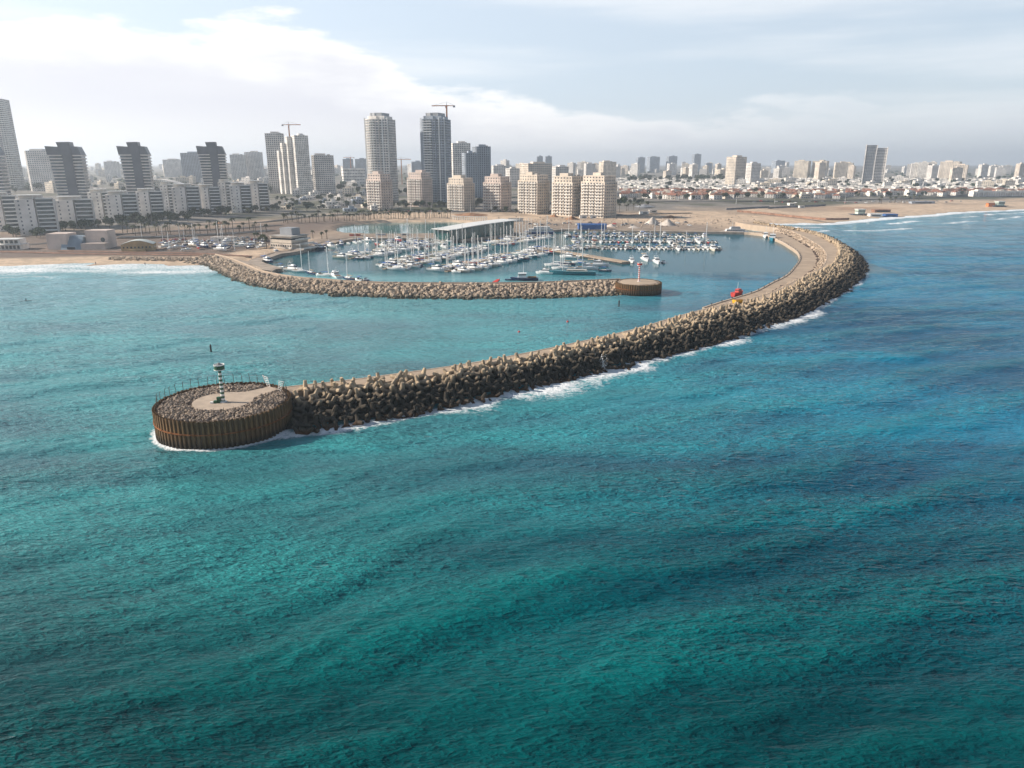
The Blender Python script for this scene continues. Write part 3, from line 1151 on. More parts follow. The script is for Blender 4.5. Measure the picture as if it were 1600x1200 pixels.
def pier_head(center, r, zt, label, n_piles, gap=None):
    root = thing('pier_head', center, label, 'pier head')
    # fill
    f = MB()
    f.lathe([(r - .28, -3), (r - .28, zt - .75)], 64)
    f.build('fill', M['rubble'], root)
    pw = 2 * PI * r / n_piles
    pm = MB()
    # trapezoid channel: outer pan and half webs
    prof = [(-pw / 2, 0.0), (-pw * .30, 0.0), (-pw * .2, .55), (pw * .2, .55), (pw * .30, 0.0), (pw / 2, 0.0)]
    th = 0.10
    vs, fs = [], []
    for z in (-3.0, zt):
        for a, b in prof:
            vs.append((b, a, z))
        for a, b in prof:
            vs.append((b - th, a, z))
    n_ = len(prof)
    for i in range(n_ - 1):
        fs.append((i, i + 1, 2 * n_ + i + 1, 2 * n_ + i))
        fs.append((n_ + i + 1, n_ + i, 3 * n_ + i, 3 * n_ + i + 1))
        fs.append((2 * n_ + i, 2 * n_ + i + 1, 3 * n_ + i + 1, 3 * n_ + i))
    pm.add(vs, fs)
    pme = pm.mesh('sheet_pile', M['pile'])
    rp = random.Random(3)
    for i in range(n_piles):
        a = 2 * PI * i / n_piles
        o = link('sheet_pile', pme, root)
        o.location = (math.cos(a) * r, math.sin(a) * r, rp.uniform(-.08, .08))
        o.rotation_euler = (0, 0, a)
    wl = MB()
    for zz in (zt * 0.5,):
        n_ = 96
        for i in range(n_):
            a0, a1 = 2 * PI * i / n_, 2 * PI * (i + 1) / n_
            ro, ri = r + .68, r + .50
            vs = []
            for a in (a0, a1):
                for q_, z in ((ri, zz), (ro, zz), (ro, zz + .3), (ri, zz + .3)):
                    vs.append((math.cos(a) * q_, math.sin(a) * q_, z))
            wl.add(vs, [(0, 1, 5, 4), (1, 2, 6, 5), (2, 3, 7, 6), (3, 0, 4, 7)])
    wl.build('waling_beam', mat('rust_beam', (0.22, 0.085, 0.035), 0.9, 0.25, 1.0), root)
    return root


head = pier_head(HEAD, HEADR, ZH, 'rusty round sheet pile head at the tip of the outer breakwater with green lighthouse', 84)
# concrete apron: a disc with a neck towards the breakwater
neck = Vector((SPINE[1][0] - 3.0 - HEAD.x, SPINE[1][1] + 1.5 - HEAD.y, 0))
na = math.atan2(neck.y, neck.x)
plan = []
cx, cy, ra = -0.3, 0.6, 6.9
for k in range(33):
    a = na + R(30) + (2 * PI - R(60)) * k / 32
    plan.append((cx + ra * math.cos(a), cy + ra * math.sin(a)))
un = neck.normalized()
pv = Vector((-un.y, un.x, 0))
for side, dist in ((-1, 13.9), (1, 13.9)):
    for d_ in ((8.5, 13.9) if side < 0 else (13.9, 8.5)):
        q_ = un * d_ + pv * side * (2.6 if d_ < 10 else 2.0)
        plan.append((q_.x, q_.y))
ap = MB()
ap.prism(plan, ZH - 1.0, ZH - 0.28)
ap.build('apron', M['slab'], head)
rb = MB()
r_ = random.Random(21)
cnt = 0
arrp = np.array(plan)
while cnt < 1900:
    a, q_ = r_.uniform(0, 2 * PI), math.sqrt(r_.uniform(0.15, 1)) * (HEADR - .55)
    x, y = math.cos(a) * q_, math.sin(a) * q_
    if point_in(np.array([x]), np.array([y]), arrp)[0]:
        continue
    edge_ = (q_ - 7) / 7
    put_rock(rb, (x, y, ZH - .55 + r_.uniform(-.1, .25) + .25 * math.sin(max(0, edge_) * 3)), r_.uniform(.24, .52), r_, True)
    cnt += 1
rb.build('rubble', M['rubble'], head, kind='stuff')

# fence round the rim
fence = thing('rim_fence', (HEAD.x, HEAD.y, ZH - .5), 'thin leaning wire fence posts round the rim of the pier head', 'fence')
pm = MB()
pm.tube((0, 0, 0), (0, 0, 2.7), .065, .06, 5)
pm.tube((0, 0, 2.7), (.38, 0, 3.1), .06, .05, 5)
pme = pm.mesh('post', M['rustpost'])
ang = []
k = na + R(16)
while k < na + 2 * PI - R(16):
    ang.append(k)
    k += R(8.3)
for a in ang:
    o = link('post', pme, fence, (math.cos(a) * (HEADR - .45), math.sin(a) * (HEADR - .45), r_.uniform(-.15, .1)))
    o.rotation_euler = (r_.uniform(-.09, .09), r_.uniform(-.1, .1), a + PI)
for zz in (1.0, 1.9, 2.6):
    wm = MB()
    for a, b in zip(ang[:-1], ang[1:]):
        wm.tube((math.cos(a) * (HEADR - .45), math.sin(a) * (HEADR - .45), zz), (math.cos(b) * (HEADR - .45), math.sin(b) * (HEADR - .45), zz), .012, n=3, caps=False)
    wm.build('wire', M['rustpost'], fence)
# fan gate at the neck
gate = thing('barrier_gate', HEAD + un * (HEADR - 1.0) + Vector((0, 0, ZH - .3)), 'pale steel fan shaped barrier gate between the pier head and the walkway', 'gate', rz=na)
for sgn in (-1, 1):
    g_ = MB()
    g_.tube((0, sgn * 2.6, -0.5), (0, sgn * 4.6, 2.6), .07, n=6)
    g_.build('post', M['white'], gate)
    for q_ in range(6):
        f_ = q_ / 5
        g_ = MB()
        g_.tube((0, sgn * (1.6 + f_ * .9), .2 + f_ * 2.1), (0.0, sgn * (3.0 + f_ * 1.4), -.1 + f_ * 2.5), .05, n=5)
        g_.build('bar', M['white'], gate)
    g_ = MB()
    g_.tube((0, sgn * 1.6, -.3), (0, sgn * 2.5, 2.5), .06, n=6)
    g_.build('post', M['white'], gate)


def lighthouse(loc, colr, label, h=9.6, cabinet=True):
    L = thing('lighthouse', loc, label, 'lighthouse')
    nb = 15
    for i in range(nb):
        z0 = h * .80 * i / nb
        z1 = h * .80 * (i + 1) / nb
        ra, rb_ = .46 - .10 * i / nb, .46 - .10 * (i + 1) / nb
        m2 = MB()
        m2.lathe([(ra, z0), (rb_, z1)], 16)
        m2.build('band', colr if i % 2 == 0 else M['white'], L, smooth=False)
    z = h * .80
    g2 = MB()
    g2.lathe([(.36, z), (.9, z + .22), (1.24, z + .24), (1.26, z + .42)], 24)
    gal = g2.build('gallery', M['white'], L)
    d2 = MB()
    d2.lathe([(1.18, z + .42), (1.18, z + 1.32)], 24)
    dr_ = d2.build('drum', colr, gal)
    d2 = MB()
    d2.lathe([(1.22, z + 1.32), (1.24, z + 1.52), (1.12, z + 1.52), (1.10, z + 1.38)], 24)
    d2.build('rim', M['white'], gal)
    d2 = MB()
    d2.lathe([(1.05, z + 1.39), (.5, z + 1.55), (.3, z + 1.6), (.28, z + 1.85), (.12, z + 1.95)], 16)
    d2.build('lantern', M['steel'], L)
    b2 = MB()
    b2.lathe([(.85, -.05), (.85, .18), (.5, .3)], 16)
    b2.build('base', M['white'], L)
    if cabinet:
        b2 = MB()
        b2.box(-.85, -.4, 0, .75, .7, 1.35)
        b2.box(-1.5, -.7, 0, .8, .8, .55)
        b2.build('cabinet', M['green'], L)
        b2 = MB()
        b2.box(-2.3, -.9, 0, .8, .7, .35)
        b2.build('step', M['white'], L)
    return L


p = G(349, 628, ZH - .28)
lighthouse((p.x, p.y, ZH - .28), M['green'], 'green and white banded lighthouse with a wide drum on the rusty pier head')

# ------------------------------------------------------------------ lee breakwater with its own head
LB = np.array([LEE[0][0], LEE[0][1]])
lee = thing('lee_breakwater', (LB[0], LB[1], 0), 'low breakwater of pale boulders sheltering the marina', 'breakwater')


def rell(a):
    return np.asarray(a)[:, :2] - LB


lw_near = nearest_on(LEEW, LEE)
lwd = np.clip(np.linalg.norm(lw_near - LEE, axis=1), 8, 24)
lwd = np.convolve(np.pad(lwd, 6, 'edge'), np.ones(13) / 13, 'valid')
LWE = LEE + LEN * lwd[:, None]
m_ = MB()
strip(m_, rell(LEE - LEN * 5.0), rell(LEE + LEN * .1), 3.6, 3.6)
m_.build('walkway', M['path'], lee)
m_ = MB()
strip(m_, rell(LEE - LEN * 5.3), rell(LEE - LEN * 4.7), 4.2, 4.2, 0)
m_.build('parapet', M['slab'], lee)
m_ = MB()
strip(m_, rell(LEE), rell(LWE), 3.3, -1.0, -3)
m_.build('core', M['core'], lee)
rl = random.Random(31)
ROCK_ME = []
for k, (vs, fs) in enumerate(ROCKS):
    q_ = MB()
    q_.add(vs, fs)
    ROCK_ME.append(q_.mesh('rock', M['rock']))
lr = []
for i in range(0, len(LEE) - 1):
    rows = max(6, int(lwd[i] / 1.35))
    for k in range(rows):
        for rep in range(2):
            f_ = (k + rl.uniform(-.2, .9)) / rows
            p = LEE[i] + LEN[i] * (f_ * lwd[i] + .3) + LET[i] * rl.uniform(-1.1, 1.1)
            z = 3.75 - 4.4 * f_ + rl.uniform(-.25, .35)
            s_ = rl.choice((rl.uniform(.5, .9), rl.uniform(.8, 1.3), rl.uniform(1.1, 1.75)))
            if math.hypot(p[0] - HEAD2.x, p[1] - HEAD2.y) < HEAD2R + .8:
                continue
            lr.append((p[0], p[1], z, s_))
lr.sort(key=lambda c: (c[0] ** 2 + c[1] ** 2) ** .5 - c[3] * 60)
for c in lr[:300]:
    o = link('rock', rl.choice(ROCK_ME), lee, (c[0] - LB[0], c[1] - LB[1], c[2]))
    o.rotation_euler = (rl.uniform(0, 6), rl.uniform(0, 6), rl.uniform(0, 6))
    o.scale = (c[3] * rl.uniform(.9, 1.2), c[3] * rl.uniform(.9, 1.2), c[3])
q_ = MB()
for c in lr[300:]:
    put_rock(q_, (c[0] - LB[0], c[1] - LB[1], c[2]), c[3], rl)
q_.build('rocks', M['rock'], lee, kind='stuff')
head2 = pier_head(HEAD2, HEAD2R, ZH2, 'brown round sheet pile head at the tip of the low boulder breakwater with red lighthouse', 62)
q_ = MB()
q_.lathe([(HEAD2R - 1.8, ZH2 - .8), (HEAD2R - 1.9, ZH2 + .05)], 32)
q_.build('apron', M['path'], head2)
q_ = MB()
for i in range(520):
    a, d_ = rl.uniform(0, 2 * PI), rl.uniform(HEAD2R - 2.3, HEAD2R - .5)
    put_rock(q_, (math.cos(a) * d_, math.sin(a) * d_, ZH2 - .35), rl.uniform(.25, .55), rl, True)
q_.build('rubble', M['rubble'], head2, kind='stuff')
p = G(1003.5, 438, ZH2)
lighthouse((HEAD2.x + .3, HEAD2.y + 1.0, ZH2 + .05), M['red'], 'red and white banded lighthouse on the smaller pier head by the marina entrance', h=9.4, cabinet=False)

# rock revetment along the beach road, left of the lee breakwater
q_ = MB()
for i in range(430):
    f_ = rl.random()
    a = G(170 + 160 * f_, 402 + 2.5 * f_ + rl.uniform(-2.0, 2.5), 1.8)
    put_rock(q_, (a.x, a.y, 1.5 + rl.uniform(-.3, .3)), rl.uniform(.5, 1.1), rl, True)
o = q_.build('revetment', M['rock'], kind='stuff')
tag(o, 'strip of loose boulders along the top of the sandy beach', 'rocks')

# ------------------------------------------------------------------ quays round the basin
bc = np.array(BASIN)
bcr, _ = resample(bc, 6.0)
bn, _ = normals2(bcr)
m_ = MB()
strip(m_, (bcr - bn * 8.0), bcr, 1.95, 1.9, -2.5)
m_.build('quay', M['quay'], kind='structure')

# ------------------------------------------------------------------ boats


def hull(L, B, D, draft=.35, flare=.82, bow=1.0, trans=.86, ns=9):
    """bow towards +x, waterline at z = 0, deck at about D"""
    m2 = MB()
    vs, fs = [], []
    for i in range(ns):
        q_ = i / (ns - 1)
        x = -L / 2 + L * q_
        if q_ < .45:
            wv = trans + (1 - trans) * (q_ / .45)
        else:
            k = (q_ - .45) / .55
            wv = max(.015, (1 - k ** 2.3))
        sh = D * (1 + .28 * bow * max(0, q_ - .35) ** 1.5)
        hb = B / 2 * wv
        rake = .10 * L * max(0, q_ - .6) / .4
        vs += [(x - rake * .6, 0, -draft), (x - rake * .45, hb * .70 * flare, -draft * .4), (x - rake * .2, hb * flare, sh * .35), (x, hb, sh),
               (x, -hb, sh), (x - rake * .2, -hb * flare, sh * .35), (x - rake * .45, -hb * .70 * flare, -draft * .4)]
    for i in range(ns - 1):
        for k in range(7):
            a, b = i * 7 + k, i * 7 + (k + 1) % 7
            fs.append((a, a + 7, b + 7, b) if k != 3 else (a, a + 7, b + 7, b))
    fs.append(tuple(range(6, -1, -1)))
    return m2.add(vs, fs)


def deck_z(L, D, x):
    q_ = x / L + .5
    return D * (1 + .28 * max(0, q_ - .35) ** 1.5)


def make_motor_yacht(canopy=None):
    r = thing('motor_yacht', (0, 0, 0), 'white motor yacht', 'motor yacht')
    L, B, D = 12.5, 4.0, 1.35
    hull(L, B, D).build('hull', M['gel'], r)
    m2 = MB()
    m2.box(-3.4, 0, D + .01, 4.6, 3.0, .06)
    m2.build('cockpit_floor', M['teak'], r)
    m2 = MB()
    m2.box(.1, 0, D, 6.0, 3.1, .95, top=.86, topy=.86)
    m2.box(2.6, 0, D + .1, 3.6, 2.3, .55, top=.6, topy=.7)
    cb = m2.build('cabin', M['gel'], r)
    m2 = MB()
    m2.box(.05, 0, D + .95, 5.0, 2.72, .62, top=.82, topy=.88)
    m2.build('windscreen', M['glass'], cb)
    m2 = MB()
    m2.box(-.5, 0, D + 1.57, 4.6, 2.7, .16, top=.96)
    m2.box(.6, 0, D + 1.73, 1.6, 2.1, .5, top=.75)
    m2.build('flybridge', M['gel'], r)
    m2 = MB()
    for s_ in (-1, 1):
        m2.tube((-2.6, s_ * 1.25, D + 1.6), (-2.2, s_ * 1.1, D + 3.0), .09, n=5)
    m2.tube((-2.2, -1.1, D + 3.0), (-2.2, 1.1, D + 3.0), .1, n=5)
    m2.tube((-2.2, 0, D + 3.0), (-2.3, 0, D + 4.6), .05, n=4)
    m2.build('radar_arch', M['gel'], r)
    m2 = MB()
    for k in range(6):
        x0, x1 = 1.2 + k * .8, 2.0 + k * .8
        for s_ in (-1, 1):
            y0 = 1.9 * (1 - max(0, (x0 / L + .5 - .45) / .55) ** 2.3)
            y1 = 1.9 * (1 - max(0, (x1 / L + .5 - .45) / .55) ** 2.3)
            m2.tube((x0, s_ * y0, deck_z(L, D, x0) + .6), (x1, s_ * y1, deck_z(L, D, x1) + .6), .03, n=3)
    m2.build('rail', M['alu'], r)
    if canopy:
        m2 = MB()
        m2.box(-3.9, 0, D + 2.3, 3.4, 2.8, .14, top=.92)
        for sx_ in (-1.5, 1.5):
            for s_ in (-1, 1):
                m2.tube((-3.9 + sx_, s_ * 1.3, D), (-3.9 + sx_, s_ * 1.3, D + 2.32), .04, n=4)
        m2.build('canopy', canopy, r)
    return r


def make_motorboat(canopy=None):
    r = thing('motorboat', (0, 0, 0), 'small white motorboat', 'motorboat')
    L, B, D = 7.2, 2.5, .85
    hull(L, B, D).build('hull', M['gel'], r)
    m2 = MB()
    m2.box(-.9, 0, D + .01, 3.2, 1.8, .05)
    m2.build('cockpit_floor', M['cream'], r)
    m2 = MB()
    m2.box(.9, 0, D, 2.2, 1.7, .55, top=.7, topy=.8)
    cb = m2.build('cabin', M['gel'], r)
    m2 = MB()
    m2.box(.15, 0, D + .5, .75, 1.5, .55, top=.55, topy=.9)
    m2.build('windscreen', M['glass'], cb)
    m2 = MB()
    m2.box(-L / 2 - .2, 0, .1, .5, .5, 1.35, top=.7)
    m2.build('outboard_engine', M['black'], r)
    if canopy:
        m2 = MB()
        m2.box(-1.0, 0, D + 1.65, 2.6, 1.9, .16, top=.85)
        for sx_ in (-1.1, 1.1):
            for s_ in (-1, 1):
                m2.tube((-1 + sx_, s_ * .9, D), (-1 + sx_, s_ * .9, D + 1.67), .035, n=4)
        m2.build('canopy', canopy, r)
    return r


def make_sailboat(cover, L=11.5, mast=15.5):
    r = thing('sailing_boat', (0, 0, 0), 'white sailing boat', 'sailing boat')
    B, D = L * .3, 1.15
    hull(L, B, D, bow=.6, trans=.7).build('hull', M['gel'], r)
    m2 = MB()
    m2.box(.4, 0, D - .02, L * .42, B * .55, .5, top=.85, topy=.75)
    cb = m2.build('cabin', M['gel'], r)
    m2 = MB()
    m2.box(.45, 0, D + .14, L * .36, B * .53, .2, top=.97)
    m2.build('window', M['glass'], cb)
    m2 = MB()
    m2.box(-L * .32, 0, D + .01, L * .24, B * .5, .05)
    m2.build('cockpit_floor', M['teak'], r)
    m2 = MB()
    m2.tube((L * .10, 0, D + .3), (L * .09, 0, mast), .23, .18, 6)
    for z in (mast * .45, mast * .72):
        m2.tube((L * .1, -.9, z), (L * .1, .9, z), .05, n=4)
    m2.build('mast', M['alu'], r)
    m2 = MB()
    m2.tube((L * .09, 0, D + 1.35), (-L * .32, 0, D + 1.25), .22, .15, 6)
    m2.build('boom', cover, r)
    m2 = MB()
    m2.tube((L * .49, 0, D + .35), (L * .09, 0, mast - .2), .035, n=3)
    m2.tube((-L * .48, 0, D + .1), (L * .09, 0, mast - .1), .03, n=3)
    for s_ in (-1, 1):
        m2.tube((L * .08, s_ * B * .46, D), (L * .09, 0, mast * .9), .03, n=3)
    m2.build('rigging', M['steel'], r)
    return r


PROTO = {
    'yacht': [make_motor_yacht(), make_motor_yacht(M['blue']), make_motor_yacht(M['tan'])],
    'motor': [make_motorboat(), make_motorboat(M['blue']), make_motorboat(M['white']), make_motorboat(M['tan'])],
    'sail': [make_sailboat(M['blue']), make_sailboat(M['tan'], 10, 13.5), make_sailboat(M['white'], 13, 18.0)],
}
LAB = {
    'yacht': ['white motor yacht with open aft deck', 'white motor yacht with a blue aft canopy', 'white motor yacht with a tan aft canopy'],
    'motor': ['small open white motorboat', 'small motorboat with a blue canopy', 'small motorboat with a white canopy', 'small motorboat with a tan canopy'],
    'sail': ['sailing boat with a blue sail cover', 'short sailing boat with a tan sail cover', 'long sailing boat with a white sail cover'],
}
rb_ = random.Random(77)
BOATS = []


def place_boat(kind, x, y, rz, where, z=0.0, var=None, hullm='auto'):
    v = rb_.randrange(len(PROTO[kind])) if var is None else var
    lab = LAB[kind][v]
    mats = {}
    if hullm == 'auto':
        k = rb_.random()
        if k < .12:
            mats['hull'] = M['navy']
            lab = lab + ', navy hull'
        elif k < .17:
            mats['hull'] = M['teal']
            lab = lab + ', teal hull'
        elif k < .25:
            mats['hull'] = M['cream']
            lab = lab + ', cream hull'
        elif k < .28:
            mats['hull'] = M['red']
            lab = lab + ', red hull'
    elif hullm is not None:
        mats['hull'] = hullm
    sc = rb_.uniform(.86, 1.14)
    o = dup(PROTO[kind][v], (x, y, z), rz, sc, lab + ' ' + where, {'yacht': 'motor yachts', 'motor': 'small motorboats', 'sail': 'sailing boats'}[kind] + ' ' + where, mats)
    BOATS.append((x, y, o))
    return o


def pontoon(a, b, where, width=2.4, z=.55):
    a, b = Vector(a), Vector(b)
    d = b - a
    L_ = d.length
    r = thing('pontoon', (a.x, a.y, 0), 'floating walkway pontoon ' + where, 'pontoon', rz=math.atan2(d.y, d.x))
    m2 = MB()
    n_ = max(1, int(L_ / 10))
    m2.box(L_ / 2, 0, -.3, L_, width, z + .3)
    m2.build('deck', M['pont'], r)
    for i in range(n_ + 1):
        m2 = MB()
        m2.tube((min(L_ - .5, .5 + i * L_ / n_), width / 2 + .2, -2), (min(L_ - .5, .5 + i * L_ / n_), width / 2 + .2, 2.3), .22, n=8)
        m2.build('pile', M['steel'], r)
    return r


def row(p0, p1, where, mixw, gap=4.6, sides=(1, -1), pont=True, big=1.0, skip=.08, off=7.2):
    a, b = G(*p0), G(*p1)
    d = (b - a)
    L_ = d.length
    d.normalize()
    nrm = Vector((-d.y, d.x, 0))
    if pont:
        pontoon(a, b, where)
    for s_ in sides:
        q_ = rb_.uniform(1, 3)
        while q_ < L_ - 1:
            kind = rb_.choices(('yacht', 'sail', 'motor'), mixw)[0]
            stepw = {'yacht': 5.0, 'sail': 4.5, 'motor': 3.6}[kind] * gap / 4.6
            if rb_.random() > skip:
                o_ = {'yacht': 7.6, 'sail': 7.3, 'motor': 5.1}[kind]
                p = a + d * q_ + nrm * s_ * (o_ + rb_.uniform(-.3, .6))
                ok = all((p.x - bx) ** 2 + (p.y - by) ** 2 > 11 for bx, by, _ in BOATS)
                if ok:
                    base = math.atan2(nrm.y * s_, nrm.x * s_)
                    place_boat(kind, p.x, p.y, base + (PI if rb_.random() < .25 else 0) + rb_.uniform(-.06, .06), where, z=rb_.uniform(-.08, .08))
            q_ += stepw


# pontoons of the west basin run out diagonally, those of the east basin run along the quay
row((546, 405), (668, 381), 'on the first diagonal pontoon', (4, 5, 2))
row((600, 421), (745, 389), 'on the second diagonal pontoon', (5, 5, 2))
row((697, 425), (872, 389), 'on the third diagonal pontoon', (4, 6, 1.5))
row((590, 384), (700, 377.5), 'below the lagoon promenade', (3, 6, 3))
row((770, 383), (846, 371), 'beside the green glazed hangar', (1, 7, 2))
row((893, 388), (1128, 389.5), 'on the outer pontoon, east basin', (2.2, .7, 6), gap=4.3)
row((893, 377.5), (1120, 378.5), 'on the middle pontoon, east basin', (1.2, .5, 7), gap=4.3)
row((880, 369), (1105, 370.3), 'on the inner pontoon, east basin', (.6, .3, 7), gap=4.6)
row((1010, 364.5), (885, 362), 'along the east stone quay', (.2, .5, 7), sides=(1,), pont=False, gap=6.5, skip=.35)
# concrete pier with big boats round it
pa, pb = G(834, 388, 0), G(978, 412.5, 0)
pier = thing('concrete_pier', (pa.x, pa.y, 0), 'sunlit concrete pier between the two marina basins', 'pier', rz=math.atan2((pb - pa).y, (pb - pa).x))
m_ = MB()
Lp = (pb - pa).length
m_.box(Lp / 2, 0, -2, Lp, 7.0, 3.4)
m_.build('deck', M['path'], pier)
m_ = MB()
m_.box(Lp / 2, -3.65, .2, Lp, .3, .8)
m_.build('fender', M['black'], pier)
wh = 'at the concrete pier'
for px_, py_, kd, v, hm, rz in [(852, 428, 'yacht', 0, None, 2.9), (868, 416, 'sail', 2, None, 2.8), (885, 414, 'sail', 1, M['navy'], 2.85), (905, 411, 'sail', 0, None, 2.8), (918, 421, 'yacht', 1, None, -.2),
                                (934, 416, 'yacht', 2, None, -.15), (880, 421, 'sail', 2, None, 2.9), (946, 424, 'motor', 1, M['navy'], -.1), (912, 402, 'sail', 2, None, 2.7), (888, 403, 'yacht', 0, None, 2.7),
                                (987, 410, 'yacht', 0, None, -1.6), (1008, 407, 'yacht', 2, None, -1.5), (1026, 411, 'yacht', 0, None, -1.57), (1037, 411, 'motor', 0, None, -1.5)]:
    p = G(px_, py_)
    place_boat(kd, p.x, p.y, rz, wh, var=v, hullm=hm)
# large schooner with two masts
p = G(893, 429)
sc_ = thing('schooner', (p.x, p.y, 0), 'long dark teal schooner with two bare masts off the concrete pier', 'sailing ship', rz=PI - .08)
hull(27, 6.2, 2.0, .8, bow=1.3, ns=12).build('hull', M['teal'], sc_)
m_ = MB()
m_.box(-3, 0, 2.0, 12, 3.4, .9, top=.9)
m_.build('deckhouse', M['cream'], sc_)
m_ = MB()
m_.box(-2, 0, 2.45, 10.5, 3.3, .3, top=.99)
m_.build('window', M['glass'], sc_)
for xm, hm in ((5, 22), (-6, 20)):
    m_ = MB()
    m_.tube((xm, 0, 2), (xm, 0, hm), .24, .16, 6)
    m_.build('mast', M['alu'], sc_)
    m_ = MB()
    m_.tube((xm, 0, 4.2), (xm - 8.5, 0, 4.4), .28, .2, 6)
    m_.build('boom', M['white'], sc_)
m_ = MB()
m_.tube((11.5, 0, 2.6), (17, 0, 4.4), .16, .08, 6)
m_.build('bowsprit', M['teak'], sc_)
m_ = MB()
for a_, b_ in (((16.5, 0, 4.2), (5, 0, 21)), ((5, 0, 21.5), (-6, 0, 19.5)), ((-13, 0, 2.3), (-6, 0, 19.5))):
    m_.tube(a_, b_, .04, n=3)
m_.build('rigging', M['steel'], sc_)


def workboat(px_, py_, rz, label, hm, sc=1.0):
    p = G(px_, py_)
    r = thing('work_boat', (p.x, p.y, 0), label, 'work boat', rz=rz)
    r.scale = (sc,) * 3
    hull(15, 4.8, 1.5, .5, bow=1.6).build('hull', hm, r)
    m2 = MB()
    m2.box(1.2, 0, 1.5, 4.2, 3.2, 2.3, top=.94)
    wh_ = m2.build('wheelhouse', M['gel'], r)
    m2 = MB()
    m2.box(1.2, 0, 2.9, 4.12, 3.22, .55)
    m2.build('window', M['glass'], wh_)
    m2 = MB()
    m2.box(1.0, 0, 3.8, 4.6, 3.5, .16)
    m2.build('roof', M['gel'], r)
    m2 = MB()
    m2.tube((.4, 0, 3.9), (.2, 0, 9.5), .13, .07, 6)
    m2.tube((.3, -1.2, 7.2), (.3, 1.2, 7.2), .05, n=4)
    m2.build('mast', M['gel'], r)
    m2 = MB()
    m2.box(-4.2, 0, 1.52, 4.6, 3.0, .5)
    m2.build('hatch', M['teak'], r)
    return r


workboat(819, 438, PI + .05, 'navy hulled work boat with white wheelhouse behind the boulder breakwater', M['navy'])
p = G(775, 441, .5)
d_ = thing('dinghy', (p.x, p.y, .4), 'upturned red dinghy propped behind the boulder breakwater', 'dinghy', rz=1.0)
d_.rotation_euler = (.5, -.5, .3)
hull(5.2, 2.0, .8).build('hull', M['red'], d_)
m_ = MB()
m_.box(-.5, 0, .5, .4, 1.6, .12)
m_.box(.9, 0, .55, .4, 1.3, .12)
m_.build('thwart', M['teak'], d_)
p = G(797, 438)
d_ = thing('dinghy', (p.x, p.y, 0), 'low dark dinghy floating beside the navy work boat', 'dinghy', rz=PI)
hull(5.6, 2.0, .7).build('hull', M['navy'], d_)
m_ = MB()
m_.box(-.5, 0, .5, .4, 1.6, .12)
m_.box(.9, 0, .5, .4, 1.3, .12)
m_.build('thwart', M['teak'], d_)
# boats inside the lee breakwater
for px_, py_, kd, v, hm in [(418, 410, 'yacht', 1, M['navy']), (441, 419, 'motor', 1, None), (458, 423, 'yacht', 0, None), (470, 425, 'sail', 2, None), (486, 428, 'sail', 1, M['navy']), (500, 431, 'motor', 0, None),
                            (511, 432, 'sail', 0, None), (524, 433, 'yacht', 0, None), (545, 437, 'sail', 1, M['navy']), (560, 439, 'motor', 1, None), (571, 439, 'motor', 0, M['navy'])]:
    p = G(px_, py_)
    place_boat(kd, p.x, p.y, rb_.choice((2.4, -.6)) + rb_.uniform(-.3, .3), 'inside the boulder breakwater bend', var=v, hullm=hm)
for px_, py_, kd, v, hm in [(432, 397, 'yacht', 0, M['navy']), (445, 395, 'motor', 0, None), (455, 394, 'motor', 2, None), (484, 391, 'motor', 2, None), (498, 389, 'yacht', 1, M['navy']), (508, 387, 'motor', 1, M['navy']),
                            (517, 386, 'yacht', 1, None), (526, 384, 'motor', 3, None), (534, 383, 'yacht', 1, M['navy']), (545, 381, 'motor', 0, None), (555, 380, 'sail', 0, None), (563, 378.5, 'motor', 1, None), (574, 377, 'yacht', 0, None),
                            (583, 376.5, 'motor', 2, None), (622, 376, 'yacht', 2, M['red']), (652, 376, 'motor', 1, M['navy']), (690, 376.5, 'yacht', 0, None)]:
    p = G(px_, py_)
    place_boat(kd, p.x, p.y, rb_.uniform(-.3, .3) - .9, 'along the clubhouse quay', var=v, hullm=hm)
# ferry
p = G(842, 366)
f_ = thing('ferry', (p.x, p.y, 0), 'blue and white passenger ferry moored by the far quay', 'ferry', rz=PI)
hull(27, 7, 2.6, .6, bow=1.0).build('hull', mat('ferry_blue', (0.02, 0.075, 0.24), .4, .1, .5), f_)
for z0, ln, m0, nm, zz in ((2.6, 22, M['gel'], 'lower_deck', 2.2), (4.9, 15, M['gel'], 'upper_deck', 1.7)):
    m_ = MB()
    m_.box(-1 - (27 - ln) * .12, 0, z0, ln, 6.0, zz, top=.95)
    m_.build(nm, m0, f_)
    m_ = MB()
    m_.box(-1 - (27 - ln) * .12, 0, z0 + zz * .42, ln * .965, 5.95, zz * .34)
    m_.build('window', M['glass'], f_)
m_ = MB()
m_.tube((2, 0, 6.6), (1.6, 0, 10), .14, .07, 6)
m_.build('mast', M['gel'], f_)
# trawlers by the root of the outer breakwater
workboat(1207, 375, -1.9, 'blue trawler with yellow gear at the curved quay', mat('trawler_blue', (.02, .20, .30), .5, .15, .5), 1.25)
workboat(1196, 371, -1.9, 'pale fishing boat with a yellow roof beside the blue trawler', M['gel'], 1.05)
p = G(1147, 364.5)
f_ = thing('tour_boat', (p.x, p.y, 0), 'long white tour boat at the end of the stone quay', 'tour boat', rz=PI)
hull(24, 6, 1.8, .5, bow=1.4).build('hull', M['gel'], f_)
for z0, ln, zz, nm in ((1.8, 17, 2.0, 'lower_deck'), (3.9, 9, 1.7, 'upper_deck')):
    m_ = MB()
    m_.box(-.5, 0, z0, ln, 4.8, zz, top=.92)
    m_.build(nm, M['gel'], f_)
    m_ = MB()
    m_.box(-.5, 0, z0 + zz * .4, ln * .95, 4.75, zz * .38)
    m_.build('window', M['glass'], f_)
m_ = MB()
m_.box(-1, 0, 5.7, 7, 4.2, .15)
